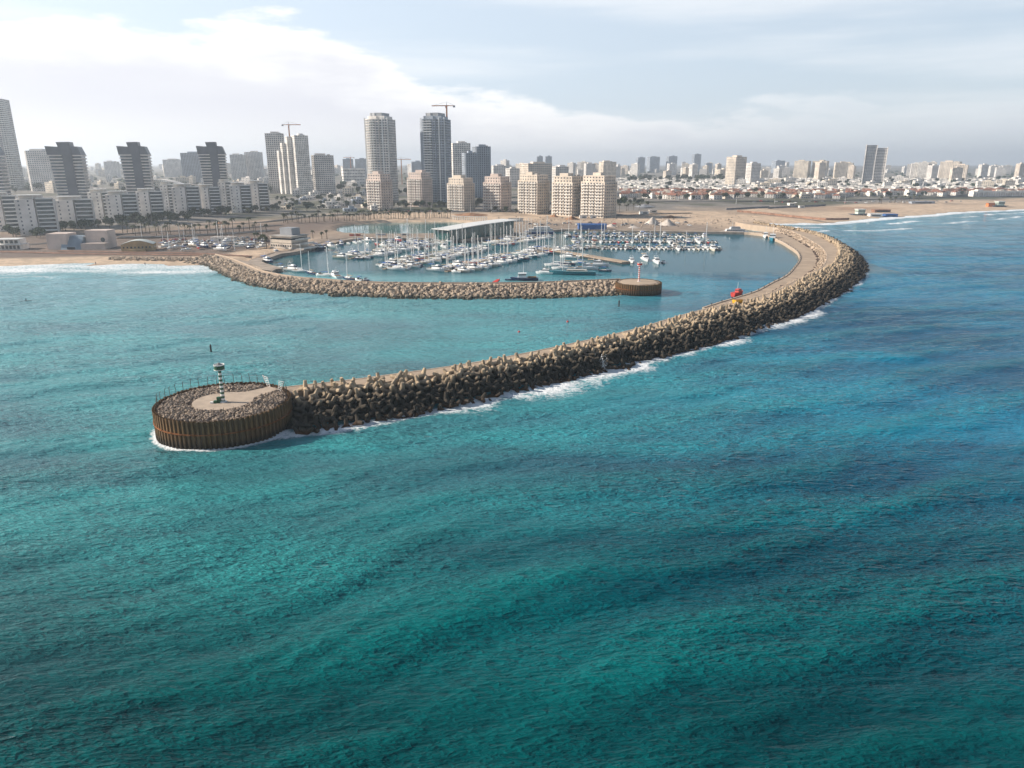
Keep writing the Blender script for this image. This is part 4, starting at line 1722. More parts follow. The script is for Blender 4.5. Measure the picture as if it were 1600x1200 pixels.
m_.build('awning', M['navy'], f_)
m_ = MB()
m_.tube((2, 0, 5.6), (2, 0, 12), .12, .06, 5)
m_.build('mast', M['gel'], f_)
# red and yellow things on the curved quay
p = G(1156, 463, 0)
f_ = thing('pilot_boat', (p.x - .5, p.y + 1.8, 0), 'bright red rescue boat moored at the start of the curved quay', 'boat', rz=.75)
hull(9, 3, 1.9, .4).build('hull', M['red'], f_)
m_ = MB()
m_.box(.2, 0, 1.9, 3, 2, 1.4, top=.85)
m_.build('wheelhouse', M['red'], f_)
m_ = MB()
m_.box(.2, 0, 2.4, 2.8, 2.02, .5)
m_.build('window', M['glass'], f_)
m_ = MB()
m_.tube((-.5, 0, 3.2), (-.5, 0, 6.5), .07, n=5)
m_.build('mast', M['white'], f_)
p = G(1152, 474, ZW - .1)
f_ = thing('skip_container', (p.x, p.y, ZW), 'yellow open skip standing on the breakwater walkway', 'skip', rz=.55)
m_ = MB()
m_.box(0, 0, .15, 3.6, 2.0, 1.35, top=1.18, topy=1.08)
m_.build('body', M['yellow'], f_)
m_ = MB()
m_.box(0, 0, 1.5, 3.9, 1.9, .05)
m_.build('load', M['dirt'], f_)
for q_ in (-1.5, -.5, .5, 1.5):
    for s_ in (-1, 1):
        m_ = MB()
        m_.box(q_ * .9, s_ * 1.06, .2, .12, .1, 1.2)
        m_.build('rib', M['yellow'], f_)
for s_ in (-1, 1):
    m_ = MB()
    m_.box(0, s_ * .7, 0, 3.4, .18, .15)
    m_.build('skid', M['black'], f_)
for k in PROTO:                       # move the prototypes into real berths
    for v, o in enumerate(PROTO[k]):
        p = G(610 + 42 * v + {'yacht': 0, 'motor': 14, 'sail': 28}[k], 391 - v * 2)
        o.location = p
        o.rotation_euler = (0, 0, -1.2)
        o['label'] = LAB[k][v] + ' moored between the diagonal pontoons'
        o['group'] = 'boats between the diagonal pontoons'

# channel marks, floats, kayak
for px_, py_, lab in ((330, 551, 'thin dark channel post standing in the water behind the green lighthouse'), (967, 479, 'thin dark channel post off the boulder breakwater near the red lighthouse')):
    p = G(px_, py_)
    r = thing('channel_post', (p.x, p.y, 0), lab, 'channel post')
    m_ = MB()
    m_.tube((0, 0, -2), (0, 0, 2.2), .34, .30, 8)
    m_.build('pile', M['black'], r)
    m_ = MB()
    m_.lathe([(.36, 2.2), (.36, 2.3), (.1, 2.9)], 8)
    m_.build('topmark', M['black'], r)
for px_, py_ in ((811, 519), (887, 503)):
    p = G(px_, py_)
    r = thing('buoy', (p.x, p.y, 0), 'small red float on the water between the two breakwaters', 'buoy', 'red floats')
    m_ = MB()
    m_.lathe([(.05, -.5), (.4, -.3), (.5, 0), (.42, .3), (.12, .5)], 10)
    m_.build('float', M['red'], r, smooth=True)
    m_ = MB()
    m_.tube((0, 0, .4), (0, 0, .9), .05, n=5)
    m_.build('staff', M['red'], r)


def person_mesh():
    me_ = bpy.data.meshes.new('body')
    J = {'pel': (0, 0, .95, .16), 'che': (0, 0, 1.35, .19), 'nec': (0, 0, 1.52, .065), 'hea': (0, 0.01, 1.68, .105), 'hl': (.09, 0, .9, .10), 'kl': (.10, .02, .5, .07), 'al': (.10, 0, .08, .05), 'fl': (.11, -.16, .04, .04),
         'hr': (-.09, 0, .9, .10), 'kr': (-.10, .02, .5, .07), 'ar': (-.10, 0.06, .08, .05), 'fr': (-.11, -.10, .04, .04), 'sl': (.2, 0, 1.43, .06), 'el': (.27, .03, 1.16, .05), 'wl': (.27, -.06, .92, .035),
         'sr': (-.2, 0, 1.43, .06), 'er': (-.27, .03, 1.16, .05), 'wr': (-.27, -.06, .92, .035)}
    K = list(J)
    E_ = [('pel', 'che'), ('che', 'nec'), ('nec', 'hea'), ('pel', 'hl'), ('hl', 'kl'), ('kl', 'al'), ('al', 'fl'), ('pel', 'hr'), ('hr', 'kr'), ('kr', 'ar'), ('ar', 'fr'), ('che', 'sl'), ('sl', 'el'), ('el', 'wl'), ('che', 'sr'), ('sr', 'er'), ('er', 'wr')]
    me_.from_pydata([J[k][:3] for k in K], [(K.index(a), K.index(b)) for a, b in E_], [])
    o_ = bpy.data.objects.new('tmp', me_)
    C.objects.link(o_)
    sm = o_.modifiers.new('s', 'SKIN')
    for i, k in enumerate(K):
        me_.skin_vertices[0].data[i].radius = (J[k][3],) * 2
    me_.skin_vertices[0].data[0].use_root = True
    o_.modifiers.new('d', 'SUBSURF').levels = 1
    dg = bpy.context.evaluated_depsgraph_get()
    res = bpy.data.meshes.new_from_object(o_.evaluated_get(dg))
    bpy.data.objects.remove(o_)
    res.materials.clear()
    res.materials.append(M['cloth'])
    return res


PM = person_mesh()
hm_ = MB()
hm_.lathe([(.02, -.02), (.10, 0.0), (.115, .06), (.09, .13), (.02, .155)], 8)
hair_me = hm_.mesh('hair', M['black'])


def person(p, label, rz=0.0, sc=1.0, group=None):
    r = thing('person', p, label, 'person', group, rz)
    r.scale = (sc,) * 3
    link('body', PM, r)
    link('hair', hair_me, r, (0, .03, 1.66))
    return r


p = G(1213, 440, ZQ)
person((p.x + 1, p.y, ZQ + .3), 'person in dark clothes standing at the edge of the curved quay', 1.0, 1.1)
for px_, py_ in ((150, 414), (227, 415), (309, 412.5)):
    q_ = site(px_, py_)
    person((q_.x, q_.y, max(.0, q_.z)), 'person in dark clothes standing at the edge of the surf on the sandy beach', rng.uniform(0, 6), 1.1, 'people on the beach')
p = G(41, 471)
r = thing('kayak', (p.x, p.y, .05), 'dark kayak on the open water off the beach', 'kayak', rz=.25)
m_ = hull(4.6, .8, .28, .1)
m_.build('hull', M['black'], r)
m_ = MB()
m_.tube((0.1, -1.1, .75), (.1, 1.1, .95), .03, n=4)
m_.build('paddle', M['black'], r)
q_ = person((p.x, p.y, -.45), 'person in dark clothes paddling the kayak off the beach', 1.8)

# ------------------------------------------------------------------ buildings


def rect(w_, d_, ch=0.0):
    a, b = w_ / 2, d_ / 2
    if ch:
        return [(-a + ch, -b), (a - ch, -b), (a, -b + ch), (a, b - ch), (a - ch, b), (-a + ch, b), (-a, b - ch), (-a, -b + ch)]
    return [(-a, -b), (a, -b), (a, b), (-a, b)]


def inset(plan, k):
    cx_ = sum(p[0] for p in plan) / len(plan)
    cy_ = sum(p[1] for p in plan) / len(plan)
    out = []
    for x, y in plan:
        l_ = math.hypot(x - cx_, y - cy_)
        f = max(0.05, (l_ - k) / l_)
        out.append((cx_ + (x - cx_) * f, cy_ + (y - cy_) * f))
    return out


def facade(plan, nf, fh, spand, bay, pw, z0=0.0, proud=.35):
    """floor bands and piers standing proud of the glazing: one wall mesh"""
    m2 = MB()
    for i in range(nf + 1):
        zb = z0 + i * fh - (fh * spand * .5 if i else 0)
        zt = z0 + i * fh + fh * spand * (.5 if i < nf else .25)
        m2.prism(plan, zb, zt)
    n_ = len(plan)
    for i in range(n_):
        a, b = Vector((*plan[i], 0)), Vector((*plan[(i + 1) % n_], 0))
        d = b - a
        L_ = d.length
        if L_ < 1.2:
            continue
        d.normalize()
        nin = Vector((-d.y, d.x, 0))
        nb = max(1, round(L_ / bay))
        for k in range(nb + 1):
            w_ = pw if 0 < k < nb else pw * .7
            t_ = min(max(L_ * k / nb, w_ / 2 + .03), L_ - w_ / 2 - .03)
            c = a + d * t_ + nin * (proud / 2 + .05)
            m2.box(c.x, c.y, z0, w_, proud, nf * fh, math.atan2(d.y, d.x))
    return m2


BALC = {}


def balcony_mesh(w_, d_, mt):
    k = (round(w_, 1), round(d_, 1), mt.name)
    if k not in BALC:
        m2 = MB()
        m2.box(0, -d_ / 2 + .2, 0, w_, d_, .22)
        m2.box(0, -d_ + .28, .22, w_, .14, .85)
        for s_ in (-1, 1):
            m2.box(s_ * (w_ / 2 - .07), -d_ / 2 + .28, .22, .14, d_ - .3, .85)
        BALC[k] = m2.mesh('balcony', mt)
    return BALC[k]


def block(px0, px1, ptop, Y, label, wm, gm=None, yaw=0.0, nf=None, dr=.8, fh=3.3, spand=.5, bay=3.6, pw=1.6, group=None, cat='building', name='apartment_block', balc=(), roofm=None, crown=True, ch=0.0, zbase=None, steps=0):
    """px0..px1: silhouette in the photo, ptop: roof row, Y: distance"""
    xc = (px0 + px1) / 2
    z0 = zbase if zbase is not None else tz(X_at(xc, Y, 10), Y) - .3
    X = X_at(xc, Y, z0 + 10)
    sil = (px1 - px0) / F * (Y * cP + (H - z0) * sP)
    bearing = math.atan2(X, Y)
    rel_ = yaw + bearing
    w_ = sil / (abs(math.cos(rel_)) + dr * abs(math.sin(rel_)))
    d_ = w_ * dr
    h = Z_at(ptop, Y) - z0
    hroof = min(3.2, h * .08) if crown else 0
    hb = h - hroof
    n_ = nf or max(2, round(hb / fh))
    f_h = hb / n_
    r = thing(name, (X, Y, z0), label, cat, group, yaw)
    plan = rect(w_, d_, ch)
    if steps:
        hs = f_h * steps
        n_ -= steps
        facade(inset(plan, 2.2), steps, f_h, spand, bay, pw, n_ * f_h + .02).build('penthouse', wm, r)
        g2 = MB()
        g2.prism(inset(plan, 2.7), n_ * f_h, hb - .1)
        g2.build('glazing', gm or M['bglass'], r)
    facade(plan, n_, f_h, spand, bay, pw).build('wall', wm, r)
    g2 = MB()
    g2.prism(inset(plan, .42), .05, n_ * f_h - .05)
    g2.build('glazing', gm or M['bglass'], r)
    if crown:
        rr_ = random.Random(int(xc * 7 + Y))
        m2 = MB()
        m2.box(rr_.uniform(-.12, .12) * w_, rr_.uniform(-.1, .1) * d_, hb + f_h * spand * .2, w_ * rr_.uniform(.3, .5), d_ * rr_.uniform(.3, .5), hroof)
        m2.build('roof_house', roofm or wm, r)
        if rr_.random() < .6:
            m2 = MB()
            m2.box(w_ * .28, d_ * rr_.uniform(-.25, .25), hb, w_ * .14, d_ * .2, hroof * .6)
            m2.build('water_tank', M['rooftop'], r)
    for (edge_, f0, f1, mt) in balc:
        a, b = Vector((*plan[edge_], 0)), Vector((*plan[(edge_ + 1) % len(plan)], 0))
        d = b - a
        L_ = d.length
        d.normalize()
        nout = Vector((d.y, -d.x, 0))
        bw_ = L_ * (f1 - f0)
        bm_ = balcony_mesh(bw_, 1.7, mt)
        c = a + d * L_ * (f0 + f1) / 2
        for i in range(1, n_):
            o_ = link('balcony', bm_, r, (c.x, c.y, i * f_h - .1), math.atan2(d.y, d.x))
    return r


W_, PK, BG, PL, GY, BGY, DG = M['white'], M['pink'], M['beige'], M['pale'], M['grey'], M['bluegrey'], M['dkgrey']
# --- beach front apartments, left: pale slabs with a blank wing and a balcony stack
lrow = [(-12, 30, 300, 640), (34, 88, 304, 618), (94, 146, 306, 668), (143, 182, 295, 745), (171, 216, 298, 715), (217, 256, 294, 752), (254, 276, 284, 850), (273, 314, 287, 790), (312, 346, 288, 815), (344, 366, 280, 905),
        (362, 394, 285, 845), (391, 421, 282, 875)]


def shore_block(px0, px1, ptop, Y, label, yaw, wm):
    xc = (px0 + px1) / 2
    z0 = tz(X_at(xc, Y, 6), Y) - .3
    X = X_at(xc, Y, z0 + 10)
    sil = (px1 - px0) / F * (Y * cP + (H - z0) * sP)
    rel_ = yaw + math.atan2(X, Y)
    dr = .5
    w_ = sil / (abs(math.cos(rel_)) + dr * abs(math.sin(rel_)))
    d_ = w_ * dr
    h = Z_at(ptop, Y) - z0
    hb = h - 3.4
    n_ = max(6, round(hb / 3.3))
    fh = hb / n_
    r = thing('apartment_block', (X, Y, z0), label, 'apartment block', 'shoreline apartment row', yaw)
    m2 = MB()
    m2.box(-w_ * .26, 0, 0, w_ * .48, d_, hb)
    m2.box(w_ * .24, d_ * .16, 0, w_ * .50, d_ * .66, hb - .2)
    m2.build('wall', wm, r)
    m2 = MB()
    m2.box(w_ * .235, -d_ * .19, .4, w_ * .43, .3, hb - .8)
    m2.build('glazing', M['bglass'], r)
    bm_ = balcony_mesh(w_ * .47, 2.6, W_)
    for i in range(1, n_ + 1):
        link('balcony', bm_, r, (w_ * .24, -d_ * .17, i * fh - .2))
    m2 = MB()
    m2.box(w_ * .485, -d_ * .30, 0, .5, d_ * .25, hb + .3)
    m2.build('end_fin', wm, r)
    wq = MB()
    wq.box(0, 0, 0, 1.1, .12, 1.3)
    wq = wq.mesh('window', M['bglass'])
    for i in range(n_):
        for q2 in (-.40, -.16):
            link('window', wq, r, (w_ * q2, -d_ / 2 - .03, i * fh + 1.1))
        for q2 in (-.2, .2):
            link('window', wq, r, (-w_ * .5 - .03, d_ * q2, i * fh + 1.1), PI / 2)
    m2 = MB()
    m2.box(-w_ * .1, d_ * .05, hb + .02, w_ * .6, d_ * .5, 2.9)
    m2.build('penthouse', wm, r)
    m2 = MB()
    m2.box(-w_ * .12, -d_ * .1, hb + 3.0, w_ * .62, d_ * .85, .3)
    m2.build('roof_canopy', W_, r)
    for q2 in (-.40, -.02, .1):
        m2 = MB()
        m2.box(w_ * q2, -d_ * .46, hb, .4, .4, 3.0)
        m2.build('post', W_, r)
    return r


for i, (a, b, tp, Y) in enumerate(lrow):
    shore_block(a, b, tp, Y, ['pale beach front apartment block behind the white beach house', 'tall pale apartment block with blank wing above the beach trees', 'pale apartment block with balcony stack behind the concrete hall',
                'apartment block set back between two beach front blocks', 'pale slab apartment block beside dark palms', 'cream apartment block behind the ochre gabled hall',
                'narrow apartment block set back behind the boat yard', 'apartment block with punched windows behind the boat yard trees', 'apartment block with stacked balconies behind the parking trees',
                'narrow set back apartment block in the shoreline row', 'apartment block near the end of the shoreline row', 'last apartment block of the shoreline row before the open ground'][i],
                .46 - .015 * i, PL if i % 3 else M['hwhite'])
# --- middle row facing the marina: lit on the left face
mrow = [(574, 614, 268, 925, PK), (637, 676, 266, 985, PK), (699, 742, 274, 930, BG), (755, 799, 272, 925, PK), (809, 859, 269, 890, BG), (862, 912, 271, 865, BG), (907, 963, 270, 845, BG)]
mlab = ['pinkish apartment block standing before the tall slim tower', 'pinkish apartment block left of the ribbed tower foot', 'beige apartment block right of the ribbed tower foot', 'pinkish apartment block between two beige ones',
        'beige terraced apartment block behind the green hangar', 'beige apartment block with bright balconies above the ferry quay', 'last beige apartment block before the open sand']
for (a, b, tp, Y, mt), lab in zip(mrow, mlab):
    block(a, b, tp, Y, lab, mt, yaw=-.72 if a > 800 else -.62, dr=.8, fh=3.3, spand=.56, bay=4.0, pw=2.2, group='marina apartment row', steps=2,
          balc=((0, .06, .34, M['hwhite']), (0, .40, .60, M['hwhite']), (0, .66, .94, M['hwhite']), (1, .1, .38, mt), (1, .6, .9, mt)))
# --- two slim towers


def slim_tower(px0, px1, ptop, Y, label, round_left, wm):
    xc = (px0 + px1) / 2
    X = X_at(xc, Y, 15)
    z0 = tz(X, Y) - .3
    w_ = (px1 - px0) / F * (Y * cP + 45 * sP) * .93
    h = Z_at(ptop, Y) - z0
    plan = []
    d_ = w_ * .9
    a, b = w_ / 2, d_ / 2
    cr = w_ * (.42 if round_left else .2)
    for k in range(9):
        t_ = PI + PI / 2 * k / 8
        plan.append((-a + cr + cr * math.cos(t_), -b + cr + cr * math.sin(t_)))
    plan += [(a * .35, -b), (a * .35, -b + 1.6), (a, -b + 1.6), (a, b), (-a, b)]
    r = thing('residential_tower', (X, Y, z0), label, 'tower', None, -.22)
    hb = h * .93
    n_ = round(hb / 3.35)
    fh = hb / n_
    facade(plan, n_, fh, .40, 4.2, .9).build('wall', wm, r)
    g2 = MB()
    g2.prism(inset(plan, .55), 0, hb)
    g2.build('glazing', M['bglass'], r)
    for k in range(n_ - 1):
        o_ = link('balcony', balcony_mesh(w_ * .34, 1.9, W_), r, (-a * .30, -b, (k + 1) * fh - .1))
    m2 = MB()
    m2.prism(inset(plan, w_ * .12), hb, hb + h * .035)
    m2.build('crown', wm, r)
    m2 = MB()
    m2.prism(inset(plan, w_ * .24), hb + h * .035, h)
    m2.build('roof_house', GY, r)
    for sx_ in (-.46, .30, .485):
        m2 = MB()
        m2.box(a * 2 * sx_, -b * (.55 if sx_ < -.4 else .9) + (1.6 if sx_ > .4 else 0), 0, 1.5, 1.5, hb + 2)
        m2.build('pier', W_, r)
    return r


slim_tower(576, 619, 177, 1060, 'tall slim pale tower with a rounded bright corner and balcony stripes', True, PL)
slim_tower(661, 704, 177, 1075, 'tall slim tower of ribbed grey glass with white vertical piers', False, M['bluegrey'])
# --- stepped white complex and neighbours
block(422, 450, 206, 1330, 'white striped tower behind the stepped building site complex', PL, yaw=.25, spand=.42, group=None, name='residential_tower', cat='tower', dr=.8)
for k, (a, b, tp) in enumerate([(438, 452, 236), (444, 460, 224), (452, 470, 214), (462, 487, 209)]):
    block(a, b, tp, 1290 - 6 * k, ['lowest step of the white stepped tower complex', 'second step of the white stepped tower complex', 'third step of the white stepped tower complex', 'top step of the white stepped tower complex'][k],
          M['hwhite'], yaw=.55, spand=.55, bay=3, pw=1.5, group=None, name='residential_tower', cat='tower', crown=(k == 3))
block(490, 524, 240, 1320, 'pale tower with rounded shoulders right of the stepped complex', PL, yaw=.3, spand=.5, name='residential_tower', cat='tower', ch=3)
block(706, 736, 221, 1300, 'white balcony striped tower behind the dark glazed tower', M['hwhite'], yaw=.2, spand=.5, name='residential_tower', cat='tower')
block(722, 748, 236, 1190, 'dark blue grey tower with stepped roof, lower half of the pair', BGY, yaw=.35, spand=.35, name='residential_tower', cat='tower', ch=2)
block(738, 768, 226, 1205, 'dark blue grey tower with stepped roof, taller half of the pair', BGY, yaw=.35, spand=.35, name='residential_tower', cat='tower', ch=2)
# --- twisted towers


def twisted(px0, px1, ptop, Y, label, flip=1):
    xc = (px0 + px1) / 2
    X = X_at(xc, Y, 15)
    z0 = tz(X, Y) - .3
    w_ = (px1 - px0) / F * (Y * cP + 45 * sP) * .86
    h = Z_at(ptop, Y) - z0
    r = thing('twisted_tower', (X, Y, z0), label, 'tower', 'twisted towers', .30)
    d_ = w_ * .8
    hb = h * .80
    n_ = round(hb / 3.4)
    fh = hb / n_

    def flare(f):
        return w_ * (.02 + .10 * f ** 2.2)
    fme = {}
    for i in range(n_ + 1):
        f = i / n_
        m2 = MB()
        x0 = -w_ / 2 - flare(f)
        x1 = -w_ * .12
        m2.prism([(x0, -d_ / 2), (x1, -d_ / 2), (x1, d_ / 2), (x0, d_ / 2)], i * fh, i * fh + fh * .38)
        x0, x1 = w_ * .22, w_ / 2 + flare(f) * .35
        m2.prism([(x0, -d_ / 2), (x1, -d_ / 2), (x1, d_ / 2), (x0, d_ / 2)], i * fh, i * fh + fh * .38)
        m2.build('balcony', PL, r)
    m2 = MB()
    m2.prism([(-w_ * .47, -d_ * .42), (w_ * .47, -d_ * .42), (w_ * .47, d_ * .42), (-w_ * .47, d_ * .42)], 0, hb,
             [(-w_ * .47 - flare(1) + .3, -d_ * .42), (w_ * .47 + flare(1) * .3, -d_ * .42), (w_ * .47 + flare(1) * .3, d_ * .42), (-w_ * .47 - flare(1) + .3, d_ * .42)])
    m2.build('glazing', M['bglass'], r)
    m2 = MB()
    m2.box(w_ * .05, 0, 0, w_ * .34, d_ * 1.06, hb)
    m2.build('spine', DG, r)

    def fin(pts, y0, y1, nm, mt):
        m3 = MB()
        n2 = len(pts)
        vs = [(x, y0, z) for x, z in pts] + [(x, y1, z) for x, z in pts]
        m3.add(vs, [tuple(range(n2)), tuple(range(2 * n2 - 1, n2 - 1, -1))] + [(i + n2, (i + 1) % n2 + n2, (i + 1) % n2, i) for i in range(n2)])
        m3.build(nm, mt, r)
    fin([(-w_ * .12, hb), (w_ * .22, hb), (w_ * .18, h), (-w_ * .26, h * .995)], -d_ * .53, d_ * .3, 'crown', DG)
    fin([(-w_ * .5 - flare(1), hb + fh * .38), (-w_ * .13, hb + fh * .38), (-w_ * .20, h * .93), (-w_ * .54 - flare(1), h * .94)], -d_ * .5, d_ * .5, 'wing', DG)
    fin([(w_ * .23, hb + fh * .38), (w_ * .5 + flare(1) * .3, hb + fh * .38), (w_ * .42, h * .935), (w_ * .20, h * .94)], -d_ * .5, d_ * .5, 'wing', DG)
    return r


twisted(-28, 18, 222, 800, 'twisted tower with dark spine standing beside the very tall hazy tower')
twisted(97, 143, 222, 850, 'twisted tower with dark spine between the beige block and the round shed roof')
twisted(203, 244, 222, 900, 'twisted tower with a pointed wing in front of the arched roof')
twisted(322, 361, 222, 950, 'twisted tower with a flat topped crown behind the shoreline row')
# --- the very tall tower at the shore end
r = block(-22, 36, 152, 1380, 'very tall hazy tower with a stack of thin curved balconies', PL, yaw=.2, spand=.3, bay=5, pw=.6, name='residential_tower', cat='tower', ch=6, dr=.9,
          balc=((1, 0, 1, W_), (2, 0.0, .5, W_)))
block(50, 97, 233, 1350, 'broad beige tower block beside the very tall tower', PL, yaw=.15, spand=.55, ch=4, group=None)
block(288, 326, 237, 1850, 'plain blue grey office block behind the twisted towers', BGY, yaw=.1, spand=.25, dr=.7)
block(535, 571, 264, 1750, 'low white office building with ribbon windows below the two far towers', M['hwhite'], yaw=.3, spand=.55, dr=.8, nf=5, crown=False)
# arched roof of the theatre-like hall
p = Vector((X_at(262, 1250, 15), 1250, tz(X_at(262, 1250, 15), 1250)))
r = thing('arched_hall', p, 'low hall with a sweeping arched roof behind the twisted towers', 'hall', rz=.1)
m_ = MB()
pts = [(-52 + 104 * k / 20, 2 + 20 * math.sin(PI * (k / 20) ** .8)) for k in range(21)]
vs = [(x, -14, z) for x, z in pts] + [(x, 14, z) for x, z in pts]
vs += [(x, -14, z + 1.0) for x, z in pts] + [(x, 14, z + 1.0) for x, z in pts]
fs = []
for i in range(20):
    fs += [(i, i + 1, 22 + i, 21 + i), (42 + i, 43 + i, 64 + i, 63 + i), (i, 42 + i, 43 + i, i + 1), (21 + i, 22 + i, 64 + i, 63 + i)]
m_.add(vs, fs)
m_.build('roof', PL, r)
m_ = MB()
m_.prism([(-46, -11), (46, -11), (46, 11), (-46, 11)], 0, 9)
m_.build('glazing', M['bglass'], r)

# --- named blocks of the middle distance and the skyline
named = [
    (1133, 1163, 243, 1700, BG, .55, 'tall beige tower block beyond the red roofed houses', .5), (1163, 1186, 253, 1760, PL, .4, 'grey shaded block leaning on the tall beige tower', .5),
    (1240, 1264, 250, 2250, M['hcream'], -.6, 'first of two cream slab towers left of the dark glazed tower', .6), (1268, 1292, 250, 2250, M['hcream'], -.6, 'second of two cream slab towers left of the dark glazed tower', .6),
    (1308, 1331, 253, 2500, M['hcream'], -.5, 'stepped cream tower just left of the dark glazed tower', .5),
    (1422, 1433, 254, 2350, M['hwhite'], -.4, 'slim white tower, first of three in a row', .55), (1433, 1447, 252, 2330, M['hwhite'], -.5, 'white rounded tower, middle of three in a row', .55), (1447, 1460, 252, 2340, M['hwhite'], -.5, 'white tower, last of three in a row', .55),
    (1468, 1497, 251, 2250, BG, -.7, 'beige slab tower beside the row of three white towers', .6),
    (812, 862, 253, 1450, BG, .4, 'wide beige block with many balconies behind the marina apartments', .45), (860, 888, 258, 1550, PL, .4, 'grey block beside the wide beige block behind the marina apartments', .5),
    (768, 792, 257, 1750, PL, .2, 'pale square block behind the pinkish marina apartments', .5), (790, 812, 261, 1600, PL, .5, 'short pale block left of the wide beige block', .5),
    (912, 930, 254, 2300, PL, .2, 'pale tower with a pointed roof house above the marina apartments', .5), (935, 962, 251, 1950, M['hcream'], .3, 'cream tower behind the last marina apartment block', .5),
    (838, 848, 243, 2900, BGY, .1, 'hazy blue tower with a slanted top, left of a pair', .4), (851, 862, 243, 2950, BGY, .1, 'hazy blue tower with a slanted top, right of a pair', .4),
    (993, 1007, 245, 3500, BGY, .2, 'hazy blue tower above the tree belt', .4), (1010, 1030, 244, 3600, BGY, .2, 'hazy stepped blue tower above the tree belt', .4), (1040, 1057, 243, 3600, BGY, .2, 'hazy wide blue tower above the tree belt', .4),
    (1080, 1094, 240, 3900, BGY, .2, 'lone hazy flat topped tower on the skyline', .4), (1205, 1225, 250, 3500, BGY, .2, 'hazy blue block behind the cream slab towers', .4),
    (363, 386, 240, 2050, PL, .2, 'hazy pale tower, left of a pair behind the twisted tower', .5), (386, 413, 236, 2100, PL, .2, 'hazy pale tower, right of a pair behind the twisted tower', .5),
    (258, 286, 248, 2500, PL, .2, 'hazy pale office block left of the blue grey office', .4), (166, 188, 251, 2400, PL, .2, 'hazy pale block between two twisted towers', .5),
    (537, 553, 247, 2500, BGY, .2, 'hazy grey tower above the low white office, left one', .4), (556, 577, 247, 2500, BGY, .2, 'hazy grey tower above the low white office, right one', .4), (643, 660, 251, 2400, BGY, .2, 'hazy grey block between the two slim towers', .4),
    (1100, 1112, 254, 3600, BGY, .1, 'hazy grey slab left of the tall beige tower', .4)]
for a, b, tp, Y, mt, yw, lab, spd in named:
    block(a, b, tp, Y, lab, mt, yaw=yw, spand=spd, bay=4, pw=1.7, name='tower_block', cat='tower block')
# dark tower on the right with a pale bowed stripe
Y = 1800
X = X_at(1363, Y, 15)
z0 = tz(X, Y)
h = Z_at(227, Y) - z0
w_ = 33 / F * (Y * cP)
r = thing('glazed_tower', (X, Y, z0), 'dark glazed tower with pale curved edges standing alone among the red roofs', 'tower', rz=-.35)
for sx_, hh, nm, yo in ((-.26, h, 'slab', -3), (.2, h * .93, 'slab', 1)):
    plan = [(x + w_ * sx_, y + yo) for x, y in rect(w_ * .44, w_ * .55)]
    n_ = round(hh / 3.4)
    facade(plan, n_, hh / n_, .42 if sx_ > 0 else .28, 4, .5).build('wall', PL if sx_ > 0 else GY, r)
    g2 = MB()
    g2.prism(inset(plan, .5), 0, hh - .3)
    g2.build('glazing', M['bglass'], r)
m_ = MB()
for k in range(14):
    f0, f1 = k / 14, (k + 1) / 14
    b0, b1 = 1.4 * math.sin(PI * f0), 1.4 * math.sin(PI * f1)
    m_.add([(-w_ * .05 - b0, -w_ * .34, h * f0), (-w_ * .05 - b0 + 2.2, -w_ * .34, h * f0), (-w_ * .05 - b1 + 2.2, -w_ * .34, h * f1), (-w_ * .05 - b1, -w_ * .34, h * f1),
            (-w_ * .05 - b0, w_ * .2, h * f0), (-w_ * .05 - b0 + 2.2, w_ * .2, h * f0), (-w_ * .05 - b1 + 2.2, w_ * .2, h * f1), (-w_ * .05 - b1, w_ * .2, h * f1)],
           [(0, 1, 2, 3), (5, 4, 7, 6), (1, 5, 6, 2), (4, 0, 3, 7)])
m_.build('bowed_fin', PL, r)
for s_, q_ in ((.43, .93), (-.49, 1.0)):
    m_ = MB()
    m_.box(w_ * s_, -w_ * .26 if s_ > 0 else -w_ * .3, 0, 1.4, w_ * .1, h * q_ + 2)
    m_.build('edge_fin', PL, r)

# --- unnamed fill of the city: shared meshes, each block its own object
fr = random.Random(8)
FILL = {}


def fill_block(X, Y, w_, d_, nf, mt, yaw, where, spd=.5):
    k = (round(w_ / 4), round(d_ / 4), nf, mt.name)
    z0 = tz(X, Y) - .3
    lab = {'hwhite': 'white', 'hcream': 'cream', 'pale': 'pale grey', 'beige': 'beige', 'bluegrey': 'blue grey'}
    cname = [n for n, v in M.items() if v is mt][0]
    big = 'tall' if nf > 13 else ('mid rise' if nf > 6 else 'low')
    r = thing('city_block', (X, Y, z0), f"{big} {lab.get(cname, 'pale')} city block {where}", 'city block', 'city blocks ' + where, yaw)
    if k not in FILL:
        plan = rect(k[0] * 4, k[1] * 4)
        a = facade(plan, nf, 3.3, spd, 4.2, 1.9).mesh('wall', mt)
        g2 = MB()
        g2.prism(inset(plan, .45), 0, nf * 3.3 - .1)
        m2 = MB()
        m2.box(k[0] * .4, -k[1] * .3, nf * 3.3 + .3, k[0] * 1.5, k[1] * 1.6, 3.0)
        FILL[k] = (a, g2.mesh('glazing', M['bglass']), m2.mesh('roof_house', mt))
    for nm, me_ in zip(('wall', 'glazing', 'roof_house'), FILL[k]):
        link(nm, me_, r)


